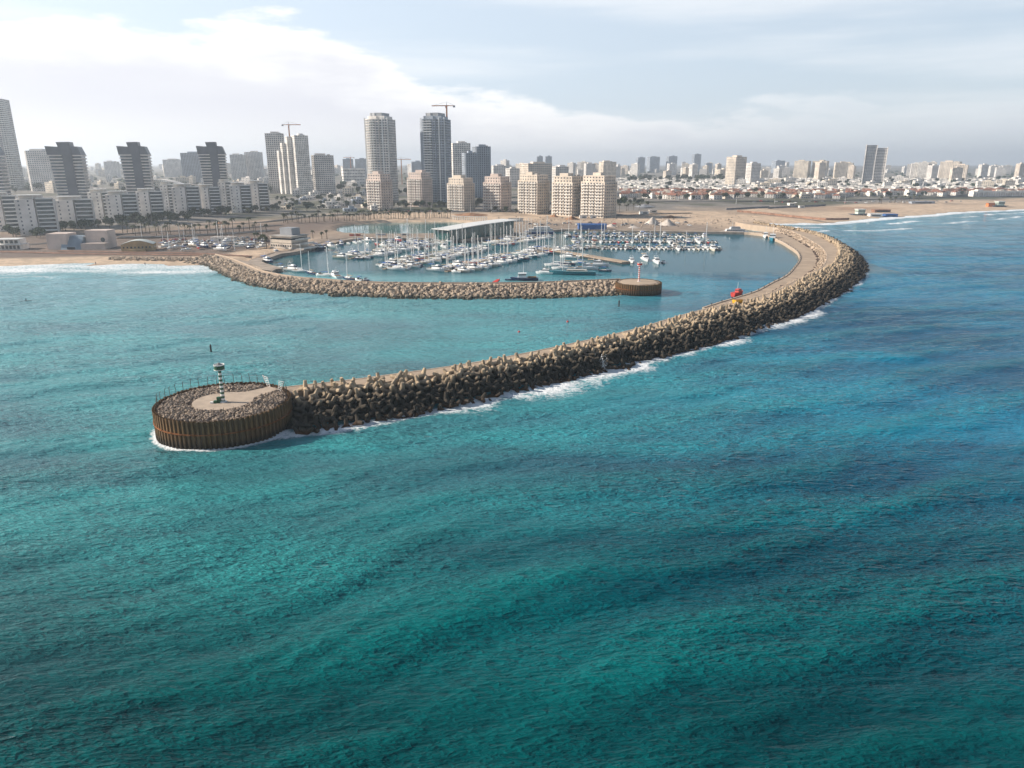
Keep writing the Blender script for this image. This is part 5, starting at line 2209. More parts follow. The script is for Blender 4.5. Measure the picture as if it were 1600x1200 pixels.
cols = [M['hwhite'], M['hcream'], PL, BG, PL, M['hwhite']]
for i in range(210):
    px_ = fr.uniform(-20, 1640)
    Y = fr.choice((fr.uniform(2000, 3000), fr.uniform(2600, 4600)))
    if px_ < 760:
        ptop = fr.uniform(254, 268)
        if Y < 2400:
            Y += 500
    elif px_ < 1130:
        ptop = fr.uniform(250, 266)
    else:
        ptop = fr.uniform(253, 267)
    if fr.random() < .12:
        ptop -= fr.uniform(2, 7)
    X = X_at(px_, Y, 25)
    z0 = tz(X, Y)
    hh = Z_at(ptop, Y) - z0
    nf = int(max(3, min(26, hh / 3.3)))
    far = Y > 3300
    w_ = fr.choice((16, 20, 24, 28, 36))
    where = 'in the hazy far city' if far else ('behind the marina apartments' if px_ < 1000 and px_ > 520 else ('beyond the red roofed houses' if px_ >= 1000 else 'behind the twisted towers'))
    fill_block(X, Y, w_, fr.choice((12, 16, 20)), nf, fr.choice(cols), fr.uniform(-.8, .8), where)
for i in range(46):                    # low white terraces at the back of the villa quarter
    px_ = fr.uniform(1120, 1610)
    Y = fr.uniform(1550, 2100)
    fill_block(X_at(px_, Y, 15), Y, fr.choice((16, 20, 28)), 12, fr.randint(3, 5), fr.choice((M['hwhite'], M['hcream'], M['hwhite'])), fr.uniform(-.6, .6), 'among the villas')

for i in range(60):                    # older low town behind the shoreline row
    px_ = fr.uniform(-10, 560)
    Y = fr.uniform(1150, 1900)
    fill_block(X_at(px_, Y, 15), Y, fr.choice((12, 16, 24)), 12, fr.randint(2, 5), fr.choice((M['hwhite'], M['hcream'], PL)), fr.uniform(-.6, .6), 'behind the shoreline apartments')
for i in range(26):                    # sheds and stores on the sloping ground
    px_ = fr.uniform(430, 585)
    py_ = fr.uniform(304, 330)
    g_ = site(px_, py_)
    fill_block(g_.x, g_.y, fr.choice((8, 12, 16)), 8, fr.randint(1, 2), fr.choice((M['hwhite'], M['bluegrey'], PL, M['hcream'])), fr.uniform(-.6, .6), 'on the sloping ground before the stepped complex')
# --- villas with tiled roofs


def villa_meshes(w_, d_, h, roofm, hip):
    a = MB()
    a.box(0, 0, 0, w_, d_, h)
    g2 = MB()
    for fl in range(2):
        for k in (-.3, 0, .3):
            g2.box(k * w_, -d_ / 2 - .01, fl * 2.9 + 1.0, 1.5, .1, 1.3)
        for k in (-.22, .22):
            g2.box(-w_ / 2 - .01, k * d_, fl * 2.9 + 1.0, .1, 1.4, 1.3)
    rf = MB()
    o_ = .5
    x, y, rh = w_ / 2 + o_, d_ / 2 + o_, d_ * .30
    hx = x - (y if hip else .01)
    rf.add([(-x, -y, h), (x, -y, h), (x, y, h), (-x, y, h), (-hx, 0, h + rh), (hx, 0, h + rh)], [(0, 1, 5, 4), (2, 3, 4, 5), (1, 2, 5), (3, 0, 4), (3, 2, 1, 0)])
    c = MB()
    c.box(w_ * .2, d_ * .12, h + rh * .4, .8, .8, rh * .8)
    return a, g2, rf, c


VM = []
for k, (w_, d_, h, rm, hp, wm) in enumerate([(13, 9, 6, M['roofred'], True, M['hwhite']), (11, 9, 6, M['roofred'], False, M['hcream']), (15, 10, 6.2, M['roofbrown'], True, M['hwhite']), (12, 10, 6, M['roofred'], True, M['hcream']), (14, 9, 6.2, M['roofbrown'], False, M['hwhite'])]):
    a, g2, rf, c = villa_meshes(w_, d_, h, rm, hp)
    VM.append(('villa', [('wall', a.mesh('wall', wm)), ('window', g2.mesh('window', M['bglass'])), ('roof', rf.mesh('roof', rm)), ('chimney', c.mesh('chimney', wm))], ['white villa with a red hipped roof', 'cream villa with a red gable roof', 'white villa with a brown hipped roof', 'cream villa with a red hipped roof', 'white villa with a brown gable roof'][k]))
for k, wm in enumerate((M['hwhite'], M['hcream'])):
    a = MB()
    a.box(0, 0, 0, 14, 10, 6.5)
    a.box(-2, 1, 6.5, 6, 6, 2.6)
    g2 = MB()
    for fl in range(2):
        for q_ in (-4.5, -1.5, 1.5, 4.5):
            g2.box(q_, -5.01, fl * 3 + 1, 1.7, .1, 1.4)
    rf = MB()
    rf.box(0, 0, 6.52, 14.4, 10.4, .25)
    VM.append(('villa', [('wall', a.mesh('wall', wm)), ('window', g2.mesh('window', M['bglass'])), ('roof', rf.mesh('roof', M['rooftop']))], ['white flat roofed villa', 'cream flat roofed villa'][k]))
spots = []
py = 311.0
while py > 281:
    g0 = site(1200, py)
    sc = F / (g0.y + 1)
    stepx = 19.0 * sc
    px_ = (955 if py < 309 else 1010) + fr.uniform(0, stepx)
    while px_ < 1615:
        lo = 311 - max(0, px_ - 1250) * .022 - 4.5 * vnoise(np.array([px_ / 38.0]), np.array([0.0]), 3)[0] + 1.5
        if py < lo:
            spots.append((px_ + fr.uniform(-.4, .4) * stepx, (py + fr.uniform(-.75, .75) * 26.0 * sc * 45 / g0.y * 1.15)))
        px_ += stepx * fr.uniform(.8, 1.5)
    py -= 26.0 * sc * 45 / g0.y * 1.15
spots.sort(key=lambda s_: -s_[1])
for px_, py_ in spots[:300]:
    g_ = site(px_, py_)
    nm, parts, lab = fr.choices(VM, (3, 2, 3, 2, 3, 5, 3))[0]
    where = 'facing the open sand' if py_ > 305 else ('in the middle of the villa quarter' if py_ > 294 else 'at the back of the villa quarter')
    r = thing(nm, (g_.x, g_.y, g_.z - .2), lab + ' ' + where, 'villa', 'villas ' + where, fr.uniform(-.7, .7))
    r.scale = (fr.uniform(.85, 1.15),) * 3
    par = {}
    for pn, pm_ in parts:
        par[pn] = link(pn, pm_, par.get({'window': 'wall', 'chimney': 'roof'}.get(pn), r))
if len(spots) > 300:
    q_ = MB()
    for px_, py_ in spots[300:]:
        g_ = site(px_, py_)
        q_.box(g_.x, g_.y, g_.z, 12, 9, 6, fr.uniform(-.7, .7))
    tag(q_.build('far_houses', M['hwhite'], kind='stuff'), 'mass of far small houses behind the villas', 'houses')

# ------------------------------------------------------------------ trees


def tree_proto(seed, leafm, rad, hgt, n_=260):
    r_ = random.Random(seed)
    tk = MB()
    tk.tube((0, 0, -.5), (0.1, 0, hgt * .55), .28, .16, 6)
    for k in range(4):
        a = k * 1.6 + r_.random()
        tk.tube((.05, 0, hgt * .35), (math.cos(a) * rad * .55, math.sin(a) * rad * .55, hgt * .72), .13, .05, 5)
    cr = MB()
    lobes = [(r_.uniform(-.5, .5) * rad, r_.uniform(-.5, .5) * rad, hgt * r_.uniform(.52, .85), rad * r_.uniform(.4, .65)) for _ in range(7)]
    for k in range(n_):
        lx, ly, lz, lr_ = r_.choice(lobes)
        v = Vector((r_.gauss(0, 1), r_.gauss(0, 1), r_.gauss(0, 1))).normalized() * lr_ * r_.uniform(.6, 1.08)
        c = Vector((lx, ly, lz)) + v
        u = Vector((r_.gauss(0, 1), r_.gauss(0, 1), r_.gauss(0, 1))).normalized()
        w2 = u.orthogonal().normalized()
        s_ = rad * r_.uniform(.12, .22)
        cr.add([c + u * s_, c + w2 * s_ * .8, c - u * s_, c - w2 * s_ * .8], [(0, 1, 2, 3)])
    return tk.mesh('trunk', M['trunk']), cr.mesh('crown', leafm)


TP = [tree_proto(1, M['leaf'], 3.4, 7), tree_proto(2, M['leaf'], 4.2, 8), tree_proto(3, M['leaf2'], 3.2, 6), tree_proto(4, M['leaf2'], 2.6, 5)]


def palm_proto(seed, h):
    r_ = random.Random(seed)
    tk = MB()
    tk.tube((0, 0, -.4), (.15, 0, h * .5), .36, .28, 6)
    tk.tube((.15, 0, h * .5), (.2, .1, h), .28, .24, 6)
    cr = MB()
    for k in range(26):
        a = r_.uniform(0, 2 * PI)
        up_ = r_.uniform(-.5, 1.0)
        L_ = r_.uniform(2.2, 3.1)
        d = Vector((math.cos(a), math.sin(a), 0))
        s_ = Vector((-d.y, d.x, 0))
        pts = []
        for j in range(4):
            f = j / 3
            pts.append(Vector((.2, .1, h)) + d * L_ * f * (1 if up_ < .6 else .8) + Vector((0, 0, up_ * L_ * f * .8 - 1.15 * f * f * L_ * .62)))
        for j in range(3):
            w0, w1 = (.18, .5, .42, .08)[j], (.18, .5, .42, .08)[j + 1]
            cr.add([pts[j] - s_ * w0, pts[j] + s_ * w0, pts[j + 1] + s_ * w1, pts[j + 1] - s_ * w1], [(0, 1, 2, 3)])
    return tk.mesh('trunk', M['trunk']), cr.mesh('crown', M['palm'])


PP = [palm_proto(1, 8.5), palm_proto(2, 10), palm_proto(3, 7)]
tn = {'t': 0, 'p': 0}


MASS = MB()
MASS_T = MB()
TP_RAW = []


def tree(px_, py_, kind, where, sc=1.0):
    g_ = site(px_, py_)
    if where in ('between the back villas', 'in the low town behind the shoreline row', 'on the sloping ground'):
        tk, cr = fr.choice(TP)                       # too small to tell apart: one mass
        k = sc * fr.uniform(.8, 1.2)
        a = fr.uniform(0, 6)
        for src, dst in ((cr, MASS), (tk, MASS_T)):
            v = np.zeros(len(src.vertices) * 3)
            src.vertices.foreach_get('co', v)
            v = v.reshape(-1, 3) @ np.array(Matrix.Rotation(a, 3, 'Z')).T * k + np.array(g_)
            dst.add(v.tolist(), [tuple(p_.vertices) for p_ in src.polygons])
        return
    if kind == 'p':
        k = fr.randrange(3)
        r = thing('palm_tree', (g_.x, g_.y, g_.z), 'palm tree ' + where, 'palm tree', 'palms ' + where, fr.uniform(0, 6))
        pr = PP[k]
    else:
        k = fr.randrange(4)
        r = thing('broadleaf_tree', (g_.x, g_.y, g_.z), ('dark' if k < 2 else 'olive green') + ' bushy tree ' + where, 'tree', 'trees ' + where, fr.uniform(0, 6))
        pr = TP[k]
    r.scale = (sc * fr.uniform(.8, 1.2),) * 3
    link('trunk', pr[0], r)
    link('crown', pr[1], r)
    tn[kind] += 1


def tree_line(p0, p1, n_, kind, where, jx=4, jy=1.5, sc=1.0):
    for i in range(n_):
        f = (i + fr.uniform(.1, .9)) / n_
        tree(p0[0] + (p1[0] - p0[0]) * f + fr.uniform(-jx, jx), p0[1] + (p1[1] - p0[1]) * f + fr.uniform(-jy, jy), kind, where, sc)


tree_line((10, 366), (66, 372), 9, 't', 'behind the white beach house', 6, 3)
tree_line((90, 361), (186, 351), 18, 't', 'behind the concrete hall', 4, 2.5, 1.1)
tree_line((180, 352), (300, 343), 24, 't', 'at the foot of the shoreline apartments', 4, 3, 1.15)
tree_line((300, 340), (440, 327), 22, 't', 'beside the road behind the boat yard', 4, 2.5, 1.15)
tree_line((186, 368), (420, 362), 34, 'p', 'round the boat yard', 5, 3.5, .95)
tree_line((395, 380), (420, 388), 6, 'p', 'beside the clubhouse', 4, 2)
for px_, py_ in ((489, 373), (511, 373), (503, 374)):
    tree(px_, py_, 'p', 'on the sandy bank beyond the clubhouse', .9)
tree_line((440, 349), (560, 344), 24, 'p', 'behind the bathing lagoon', 3, 1.6, .95)
tree_line((560, 343.5), (705, 339.5), 46, 'p', 'behind the bathing lagoon', 2, 1.6, .95)
tree_line((565, 326), (760, 322), 34, 't', 'at the foot of the marina apartments', 4, 1.5, 1.1)
tree_line((760, 331), (965, 335), 26, 't', 'before the beige marina apartments', 4, 1.6, .8)
tree_line((880, 336), (1000, 328), 16, 'p', 'before the beige marina apartments', 4, 2, .9)
tree_line((960, 322), (1010, 318), 10, 't', 'beside the last beige apartment block', 5, 3, 1.2)
tree_line((540, 303), (650, 306), 12, 't', 'on the slope behind the slim towers', 5, 3, 1.3)
tree_line((-10, 300), (560, 296), 70, 't', 'in the low town behind the shoreline row', 8, 7, 1.5)
tree_line((430, 322), (590, 316), 40, 't', 'on the sloping ground', 8, 10, 1.0)
tree_line((1000, 313), (1600, 302), 60, 't', 'along the road before the villas', 6, 2, 1.1)
tree_line((980, 303), (1600, 293), 66, 't', 'between the front villas', 10, 5, 1.25)
tree_line((980, 292), (1600, 284), 60, 't', 'between the back villas', 10, 4, 1.5)
tree_line((1370, 318), (1440, 313), 14, 'p', 'behind the blue beach sheds', 6, 2)
tree_line((980, 284), (1130, 283), 26, 't', 'in the dark belt below the far towers', 3, 1.2, 2.1)
dt_ = tag(MASS.build('distant_trees', M['leaf'], kind='stuff'), 'scattered small trees in the low town and behind the villas', 'trees')
MASS_T.build('trunks', M['trunk'], dt_, kind='stuff')
q_ = MB()
for i in range(900):
    px_ = fr.uniform(-20, 1620)
    Y = fr.uniform(1500, 4200)
    X = X_at(px_, Y, 20)
    z0 = tz(X, Y)
    s_ = fr.uniform(4, 9)
    vs, fs = fr.choice(ROCKS)
    jit = [(x * s_ * fr.uniform(.8, 1.2), y * s_ * fr.uniform(.8, 1.2), z * s_ * .7) for x, y, z in vs]
    q_.add([(x + X, y + Y, z + z0 + s_ * .35) for x, y, z in jit], fs)
tag(q_.build('far_greenery', M['leaf'], kind='stuff'), 'dark mass of far street trees among the city blocks', 'trees')

# ------------------------------------------------------------------ cranes


def crane(px_, ytop, Y, label, jib=1, h=None, zb=None):
    X = X_at(px_, Y, 60)
    z1 = Z_at(ytop, Y)
    z0 = tz(X, Y) if zb is None else zb
    r = thing('tower_crane', (X, Y, z0), label, 'crane', rz=0.1 if jib > 0 else PI - .1)
    hh = z1 - z0
    m2 = MB()
    m2.box(0, 0, 0, 2.0, 2.0, hh * .9 if hh < 60 else hh - 6)
    m2.build('mast', M['orange'], r)
    zt = hh * .9 if hh < 60 else hh - 6
    m2 = MB()
    m2.box(9, 0, zt, 26, 1.1, 1.3)
    m2.build('jib', M['orange'], r)
    m2 = MB()
    m2.box(-8, 0, zt, 9, 1.3, 1.0)
    m2.build('counter_jib', M['orange'], r)
    m2 = MB()
    m2.box(-11, 0, zt - 1.8, 3, 1.8, 2.6)
    m2.build('counterweight', GY, r)
    m2 = MB()
    m2.box(1.4, -1.2, zt - 2.2, 1.8, 1.6, 2.2)
    m2.build('cab', M['white'], r)
    m2 = MB()
    m2.tube((0, 0, zt + 1), (0, 0, hh), .6, .2, 4)
    m2.tube((0, 0, hh), (18, 0, zt + 1.2), .14, n=3)
    m2.tube((0, 0, hh), (-11, 0, zt + 1), .14, n=3)
    m2.build('tie_bars', M['steel'], r)
    return r


crane(456, 190, 1420, 'red and white tower crane rising behind the stepped white complex', 1)
crane(700, 159, 1130, 'tower crane rising beside the ribbed slim tower', -1)
crane(627, 245, 1700, 'small tower crane between the two slim towers', 1)
crane(548, 243, 2300, 'far tower crane above the low white office', -1)

# ------------------------------------------------------------------ low buildings by the water


def base(px_, py_, dz=0.0):
    g_ = site(px_, py_)
    return Vector((g_.x, g_.y, g_.z + dz))


def at_scale(p):
    return (p.y * cP + (H - p.z) * sP) / F


# white beach house
p = base(18, 389)
k = at_scale(p)
r = thing('beach_house', p, 'white flat roofed two storey beach house with dark lower windows', 'house', rz=.1)
m_ = MB()
m_.box(0, 0, 0, 42 * k, 11, 3.4)
m_.box(1, 2, 3.4, 30 * k, 8, 3.6)
m_.build('wall', M['hwhite'], r)
m_ = MB()
m_.box(0, -.5, 7.02, 36 * k, 11, .35)
m_.box(0, -1.2, 3.42, 44 * k, 12.5, .3)
m_.build('roof', W_, r)
for q_ in range(7):
    m_ = MB()
    m_.box(-17 * k + q_ * 5.7 * k, -5.55, .6, 3.6 * k, .12, 2.2)
    m_.build('window', M['glass'], r)
for q_ in range(4):
    m_ = MB()
    m_.box(-10 * k + q_ * 7 * k, -2.05, 4.2, 4.5 * k, .12, 2.0)
    m_.build('window', M['glass'], r)
# slanted concrete hall
p = base(128, 388)
k = at_scale(p)
r = thing('concrete_hall', p, 'pinkish concrete hall with a big slanted blue glazed wedge', 'hall', rz=.05)
m_ = MB()
m_.prism([(-44 * k, -6), (-14 * k, -6), (-14 * k, 8), (-44 * k, 8)], 0, 13.5 * 26 / 26 * .8)
m_.build('wing', M['pink'], r)
m_ = MB()
m_.prism([(8 * k, 0), (42 * k, 0), (42 * k, 12), (8 * k, 12)], 0, 12.5)
m_.build('wing', M['pink'], r)
m_ = MB()
m_.add([(-22 * k, -9, 0), (8 * k, -9, 0), (8 * k, 6, 0), (-22 * k, 6, 0), (-24 * k, -1, 9.5), (6 * k, -1, 8.5), (6 * k, 6, 8.5), (-24 * k, 6, 9.5)],
       [(3, 2, 1, 0), (4, 5, 6, 7), (0, 1, 5, 4), (1, 2, 6, 5), (2, 3, 7, 6), (3, 0, 4, 7)])
m_.build('slanted_wedge', mat('slate_blue_panel', (.20, .25, .30), .4, .1, .1), r)
m_ = MB()
m_.box(26 * k, -4, 0, 36 * k, 8, 4.2)
m_.build('annex', M['pink'], r)
m_ = MB()
m_.tube((34 * k, -.1, 6), (34 * k, .3, 6), 1.6, n=16)
m_.build('window', M['glass'], r)
m_ = MB()
m_.box(-6 * k, -8.9, .2, 12 * k, .2, 1.6)
m_.build('door', M['glass'], r)
# ochre gabled hall
p = base(218, 391)
k = at_scale(p)
r = thing('gabled_hall', p, 'ochre hall with a low curved gable and pale metal roof', 'hall', rz=.28)
wv = 46 * k
dv = 24 * k
m_ = MB()
n_ = 12
pts = [(-wv / 2 + wv * i / n_, 4.4 + 2.6 * math.sin(PI * i / n_)) for i in range(n_ + 1)]
vs = [(x, -dv / 2, 0) for x, z in pts] + [(x, -dv / 2, z) for x, z in pts] + [(x, dv / 2, 0) for x, z in pts] + [(x, dv / 2, z) for x, z in pts]
fs = []
q_ = n_ + 1
for i in range(n_):
    fs += [(i, i + 1, q_ + i + 1, q_ + i), (2 * q_ + i + 1, 2 * q_ + i, 3 * q_ + i, 3 * q_ + i + 1)]
fs += [(0, q_, 3 * q_, 2 * q_), (n_, 2 * q_ + n_, 3 * q_ + n_, q_ + n_)]
m_.add(vs, fs)
m_.build('wall', M['ochre'], r)
m_ = MB()
for i in range(n_):
    (x0, z0_), (x1, z1_) = pts[i], pts[i + 1]
    m_.add([(x0, -dv / 2 - .6, z0_ + .05), (x1, -dv / 2 - .6, z1_ + .05), (x1, dv / 2 + .6, z1_ + .05), (x0, dv / 2 + .6, z0_ + .05),
            (x0, -dv / 2 - .6, z0_ + .3), (x1, -dv / 2 - .6, z1_ + .3), (x1, dv / 2 + .6, z1_ + .3), (x0, dv / 2 + .6, z0_ + .3)], [(3, 2, 1, 0), (4, 5, 6, 7), (0, 1, 5, 4), (2, 3, 7, 6)])
m_.build('roof', M['roofgreen'], r)
for i in range(8):
    m_ = MB()
    m_.box(-wv * .42 + i * wv * .115, -dv / 2 - .03, 2.0, 1.0, .14, 1.1)
    m_.build('window', M['glass'], r)
for i in range(5):
    m_ = MB()
    m_.box(wv / 2 + .03, -dv * .4 + i * dv * .19, 2.2, .14, dv * .13, 1.0)
    m_.build('window', M['glass'], r)
m_ = MB()
m_.box(0, -dv / 2 - 2.6, 0, wv * .55, 4, 1.6, top=.92)
m_.build('porch', M['ochre'], r)
# clubhouse
p = base(441, 388)
k = at_scale(p)
r = thing('clubhouse', p, 'beige three storey marina clubhouse with stepped terraces and a grey roof box', 'clubhouse', rz=-.42)
wv = 42 * k
m_ = MB()
m_.box(0, 8, 0, wv, 18, 3.7)
m_.box(0, 8, 4.0, wv, 18, 2.2)
m_.box(0, 8, 7.4, wv, 18, 1.2)
m_.build('wall', M['beige'], r)
m_ = MB()
m_.box(.2, 8, 0, wv - .8, 17.2, 8)
m_.build('glazing', M['glass'], r)
m_ = MB()
m_.box(1, 7.5, 8.62, wv * 1.06, 20, .35)
m_.build('roof', M['rooftop'], r)
m_ = MB()
m_.box(.5, 9, 8.98, wv * .55, 9, 5.0)
m_.build('roof_box', M['grey'], r)
for i in range(3):
    m_ = MB()
    m_.box(wv / 2 + 1.6 + (2 - i) * 1.6, 8, i * 2.9, 3.2 + (2 - i) * 3.2, 16, .35)
    m_.box(wv / 2 + 3.2 + (2 - i) * 3.2, 8, i * 2.9 + .35, .15, 16, .9)
    m_.build('terrace', M['hwhite'], r)
for i in range(9):
    m_ = MB()
    m_.box(-wv * .44 + i * wv * .11, -1.06, 1.4, .9, .14, 1.2)
    m_.build('window', M['glass'], r)
# hangar with sweeping roof
A_, B_ = G(702, 376, 1.9), G(803, 365, 1.9)
d_ = (B_ - A_)
ln = d_.length
r = thing('boat_hangar', (A_.x, A_.y, 1.9), 'long dark green glazed hangar with a sweeping white roof on the marina quay', 'hangar', rz=math.atan2(d_.y, d_.x))
n_ = 16
top_ = [8.2 + 3.6 * smoothstep(0, 1, np.array(i / n_)) + .6 * math.sin(i / n_ * 5) for i in range(n_ + 1)]
for i in range(n_):
    x0, x1 = ln * i / n_, ln * (i + 1) / n_
    m_ = MB()
    m_.add([(x0 + .12, 0, 0), (x1 - .12, 0, 0), (x1 - .12, 0, top_[i + 1] - .3), (x0 + .12, 0, top_[i] - .3), (x0 + .12, 1, 0), (x1 - .12, 1, 0), (x1 - .12, 1, top_[i + 1] - .3), (x0 + .12, 1, top_[i] - .3)],
           [(0, 1, 2, 3), (5, 4, 7, 6), (1, 5, 6, 2), (4, 0, 3, 7)])
    m_.build('pane', M['gglass'], r)
m_ = MB()
for i in range(n_):
    x0, x1 = ln * i / n_ - (3 if i == 0 else 0), ln * (i + 1) / n_ + (4 if i == n_ - 1 else 0)
    z0_, z1_ = float(top_[i]), float(top_[i + 1])
    m_.add([(x0, -3, z0_), (x1, -3, z1_), (x1, 17, z1_), (x0, 17, z0_), (x0, -3, z0_ + .45), (x1, -3, z1_ + .45), (x1, 17, z1_ + .45), (x0, 17, z0_ + .45)], [(3, 2, 1, 0), (4, 5, 6, 7), (0, 1, 5, 4), (2, 3, 7, 6), (1, 2, 6, 5), (3, 0, 4, 7)])
m_.build('roof', W_, r)
m_ = MB()
m_.box(ln / 2, 8.6, 0, ln - .6, 15, 7.6)
m_.build('hall', M['gglass'], r)
for i in range(5):
    m_ = MB()
    m_.tube((ln * (.1 + .2 * i), -2.4, -.1), (ln * (.1 + .2 * i), -2.4, 8.2 + 3.0 * (i / 5)), .2, n=6)
    m_.build('column', W_, r)
# white beach shelters by the lagoon
for i in range(16):
    g_ = base(708 + i * 3.5, 343 + .12 * i)
    r = thing('shade_frame', g_, 'white arched shade frame in the row beside the bathing lagoon', 'shade frame', 'shade frames by the lagoon', .2)
    for s_ in (-1, 1):
        m_ = MB()
        m_.tube((0, s_ * 1.6, -.2), (0, s_ * 1.3, 3.6), .3, .25, 5)
        m_.build('post', W_, r)
    m_ = MB()
    m_.box(-.9, 0, 3.6, 3.0, 3.4, .3)
    m_.build('canopy', W_, r)
# small kiosks on the promenade between basin and lagoon
for px_, py_, wpx, mt, lab in [(595, 371, 14, M['bluegrey'], 'blue grey kiosk with flat roof on the lagoon promenade'), (633, 371, 11, M['dkgrey'], 'small dark kiosk on the lagoon promenade'), (685, 371, 12, M['grey'], 'grey kiosk beside the hangar on the promenade'),
                               (555, 372, 16, M['red'], 'low red terrace pavilion on the promenade'), (806, 346, 22, M['hwhite'], 'long white site cabin on the sandy ground behind the hangar'), (1020, 332, 12, M['hwhite'], 'white cube site office on the open sand'),
                               (1006, 334.5, 14, W_, 'low white container beside the site office'), (951, 330, 7, W_, 'white delivery box beside the last apartment block'), (911, 341, 11, W_, 'white construction cabin left of the sand heaps'), (927, 341, 9, W_, 'second white construction cabin near the sand heaps'),
                               (1252, 325, 8, W_, 'white hut on the wide beach'), (350, 377, 36, M['hwhite'], 'long white shed roof in the boat yard'), (407, 326, 26, M['hwhite'], 'white gate building beside the shoreline apartments'), (930, 361, 0, M['blue'], '')]:
    if not wpx:
        continue
    g_ = base(px_, py_)
    k = at_scale(g_)
    r = thing('kiosk', g_, lab, 'kiosk', rz=fr.uniform(-.1, .1))
    w2 = wpx * k
    m_ = MB()
    m_.box(0, 0, -.3, w2, min(w2 * .6, 8), 3.4)
    m_.build('wall', mt, r)
    m_ = MB()
    m_.box(0, 0, 3.12, w2 * 1.08, min(w2 * .6, 8) * 1.1, .3)
    m_.build('roof', M['rooftop'] if mt is not M['red'] else M['roofbrown'], r)
    m_ = MB()
    m_.box(w2 * .1, -min(w2 * .6, 8) / 2 - .02, .7, w2 * .5, .1, 1.4)
    m_.build('window', M['glass'], r)
# blue boat shed with yellow boat on the far quay
g_ = base(925, 358)
r = thing('boat_shed', g_, 'blue tarpaulin boat shed on the far stone quay', 'shed', rz=.03)
m_ = MB()
m_.add([(-13, -4, 0), (13, -4, 0), (13, 4, 0), (-13, 4, 0), (-13, -4, 4.2), (13, -4, 4.0), (13, 4, 4.8), (-13, 4, 5.0)], [(0, 1, 5, 4), (1, 2, 6, 5), (2, 3, 7, 6), (3, 0, 4, 7)])
m_.build('wall', M['blue'], r)
m_ = MB()
m_.add([(-13.4, -4.4, 4.2), (13.4, -4.4, 4.0), (13.4, 4.4, 4.9), (-13.4, 4.4, 5.1), (-13, -2, 5.3), (13, -2, 5.0)], [(0, 1, 5, 4), (4, 5, 2, 3), (1, 2, 5), (3, 0, 4)])
m_.build('roof', M['blue'], r)
p = G(922, 363.5)
place_boat('motor', p.x, p.y, 0, 'below the blue shed', var=0, hullm=M['yellow'])['label'] = 'small yellow hulled motorboat below the blue shed'

# sand heaps and earth mounds on the building ground
for px_, py_, wpx, hh, mt, lab in [(1019, 350, 26, 7.5, M['sandpile'], 'taller pale sand heap on the open building ground'), (1043, 352, 30, 6.5, M['sandpile'], 'broad pale sand heap on the open building ground'), (893, 343, 26, 4, M['dirt'], 'low red earth mound left of the sand heaps'),
                                   (866, 339, 18, 3.5, M['dirt'], 'small red earth mound behind the ferry quay'), (735, 336, 60, 3, M['dirt'], 'long red earth bank behind the lagoon'), (955, 354, 24, 3, M['sandpile'], 'low sandy mound beside the far quay'), (990, 356, 22, 2.6, M['sandpile'], 'flat sandy mound near the far quay'),
                                   (1048, 340, 24, 3, M['dirt'], 'brown earth mound behind the sand heaps'), (1006, 323, 34, 3.5, M['grey'], 'grey rubble mound behind the site office'), (345, 349, 24, 2, M['dirt'], 'low red earth patch behind the boat yard palms')]:
    g_ = base(px_, py_, -.3)
    k = at_scale(g_)
    m2 = MB()
    rw = wpx * k / 2
    n_ = 20
    vs = [(0, 0, hh)]
    fs = []
    for ring in range(1, 6):
        f = ring / 5
        for i in range(n_):
            a = 2 * PI * i / n_
            q_ = rw * f * (1 + .18 * math.sin(a * 3 + px_) + .1 * fr.uniform(-1, 1))
            vs.append((math.cos(a) * q_, math.sin(a) * q_ * .8, hh * (1 - f) ** 1.15 + fr.uniform(-.12, .12) * hh * (1 - f)))
    for i in range(n_):
        fs.append((0, 1 + i, 1 + (i + 1) % n_))
    for ring in range(4):
        for i in range(n_):
            a = 1 + ring * n_
            fs.append((a + i, a + n_ + i, a + n_ + (i + 1) % n_, a + (i + 1) % n_))
    m2.add(vs, fs)
    o = m2.build('earth_mound', mt, smooth=True)
    o.location = g_
    tag(o, lab, 'mound')

# old sheet wall running out across the beach
pts = [base(*q_) for q_ in ((1152, 331), (1190, 335), (1240, 341), (1290, 348.5), (1326, 348))]
r = thing('groyne_wall', pts[0], 'rusty brown groyne wall running across the beach into the surf', 'groyne')
for a, b in zip(pts[:-1], pts[1:]):
    n_ = max(1, int((b - a).length / 8))
    for i in range(n_):
        c0, c1 = a + (b - a) * (i / n_), a + (b - a) * ((i + .97) / n_)
        m_ = MB()
        d_ = (c1 - c0)
        c = (c0 + c1) / 2 - pts[0]
        m_.box(c.x, c.y, -1.0 - 1 * (i % 2) * .1 + 1, d_.length, .9, 2.2, math.atan2(d_.y, d_.x))
        o = m_.build('panel', M['brick'], r)
for (a, b, lab) in [((1135, 328), (1202, 324.5), 'dark low fence line across the sand behind the groyne'), ((1200, 326), (1290, 321.5), 'dark stockpile fence on the wide beach')]:
    a, b = base(*a), base(*b)
    r = thing('site_fence', a, lab, 'fence')
    d_ = b - a
    n_ = 10
    for i in range(n_):
        m_ = MB()
        c = d_ * ((i + .5) / n_)
        m_.box(c.x, c.y, c.z - .3, d_.length / n_ * .95, .4, 2.4, math.atan2(d_.y, d_.x))
        m_.build('panel', M['dkgrey'], r)
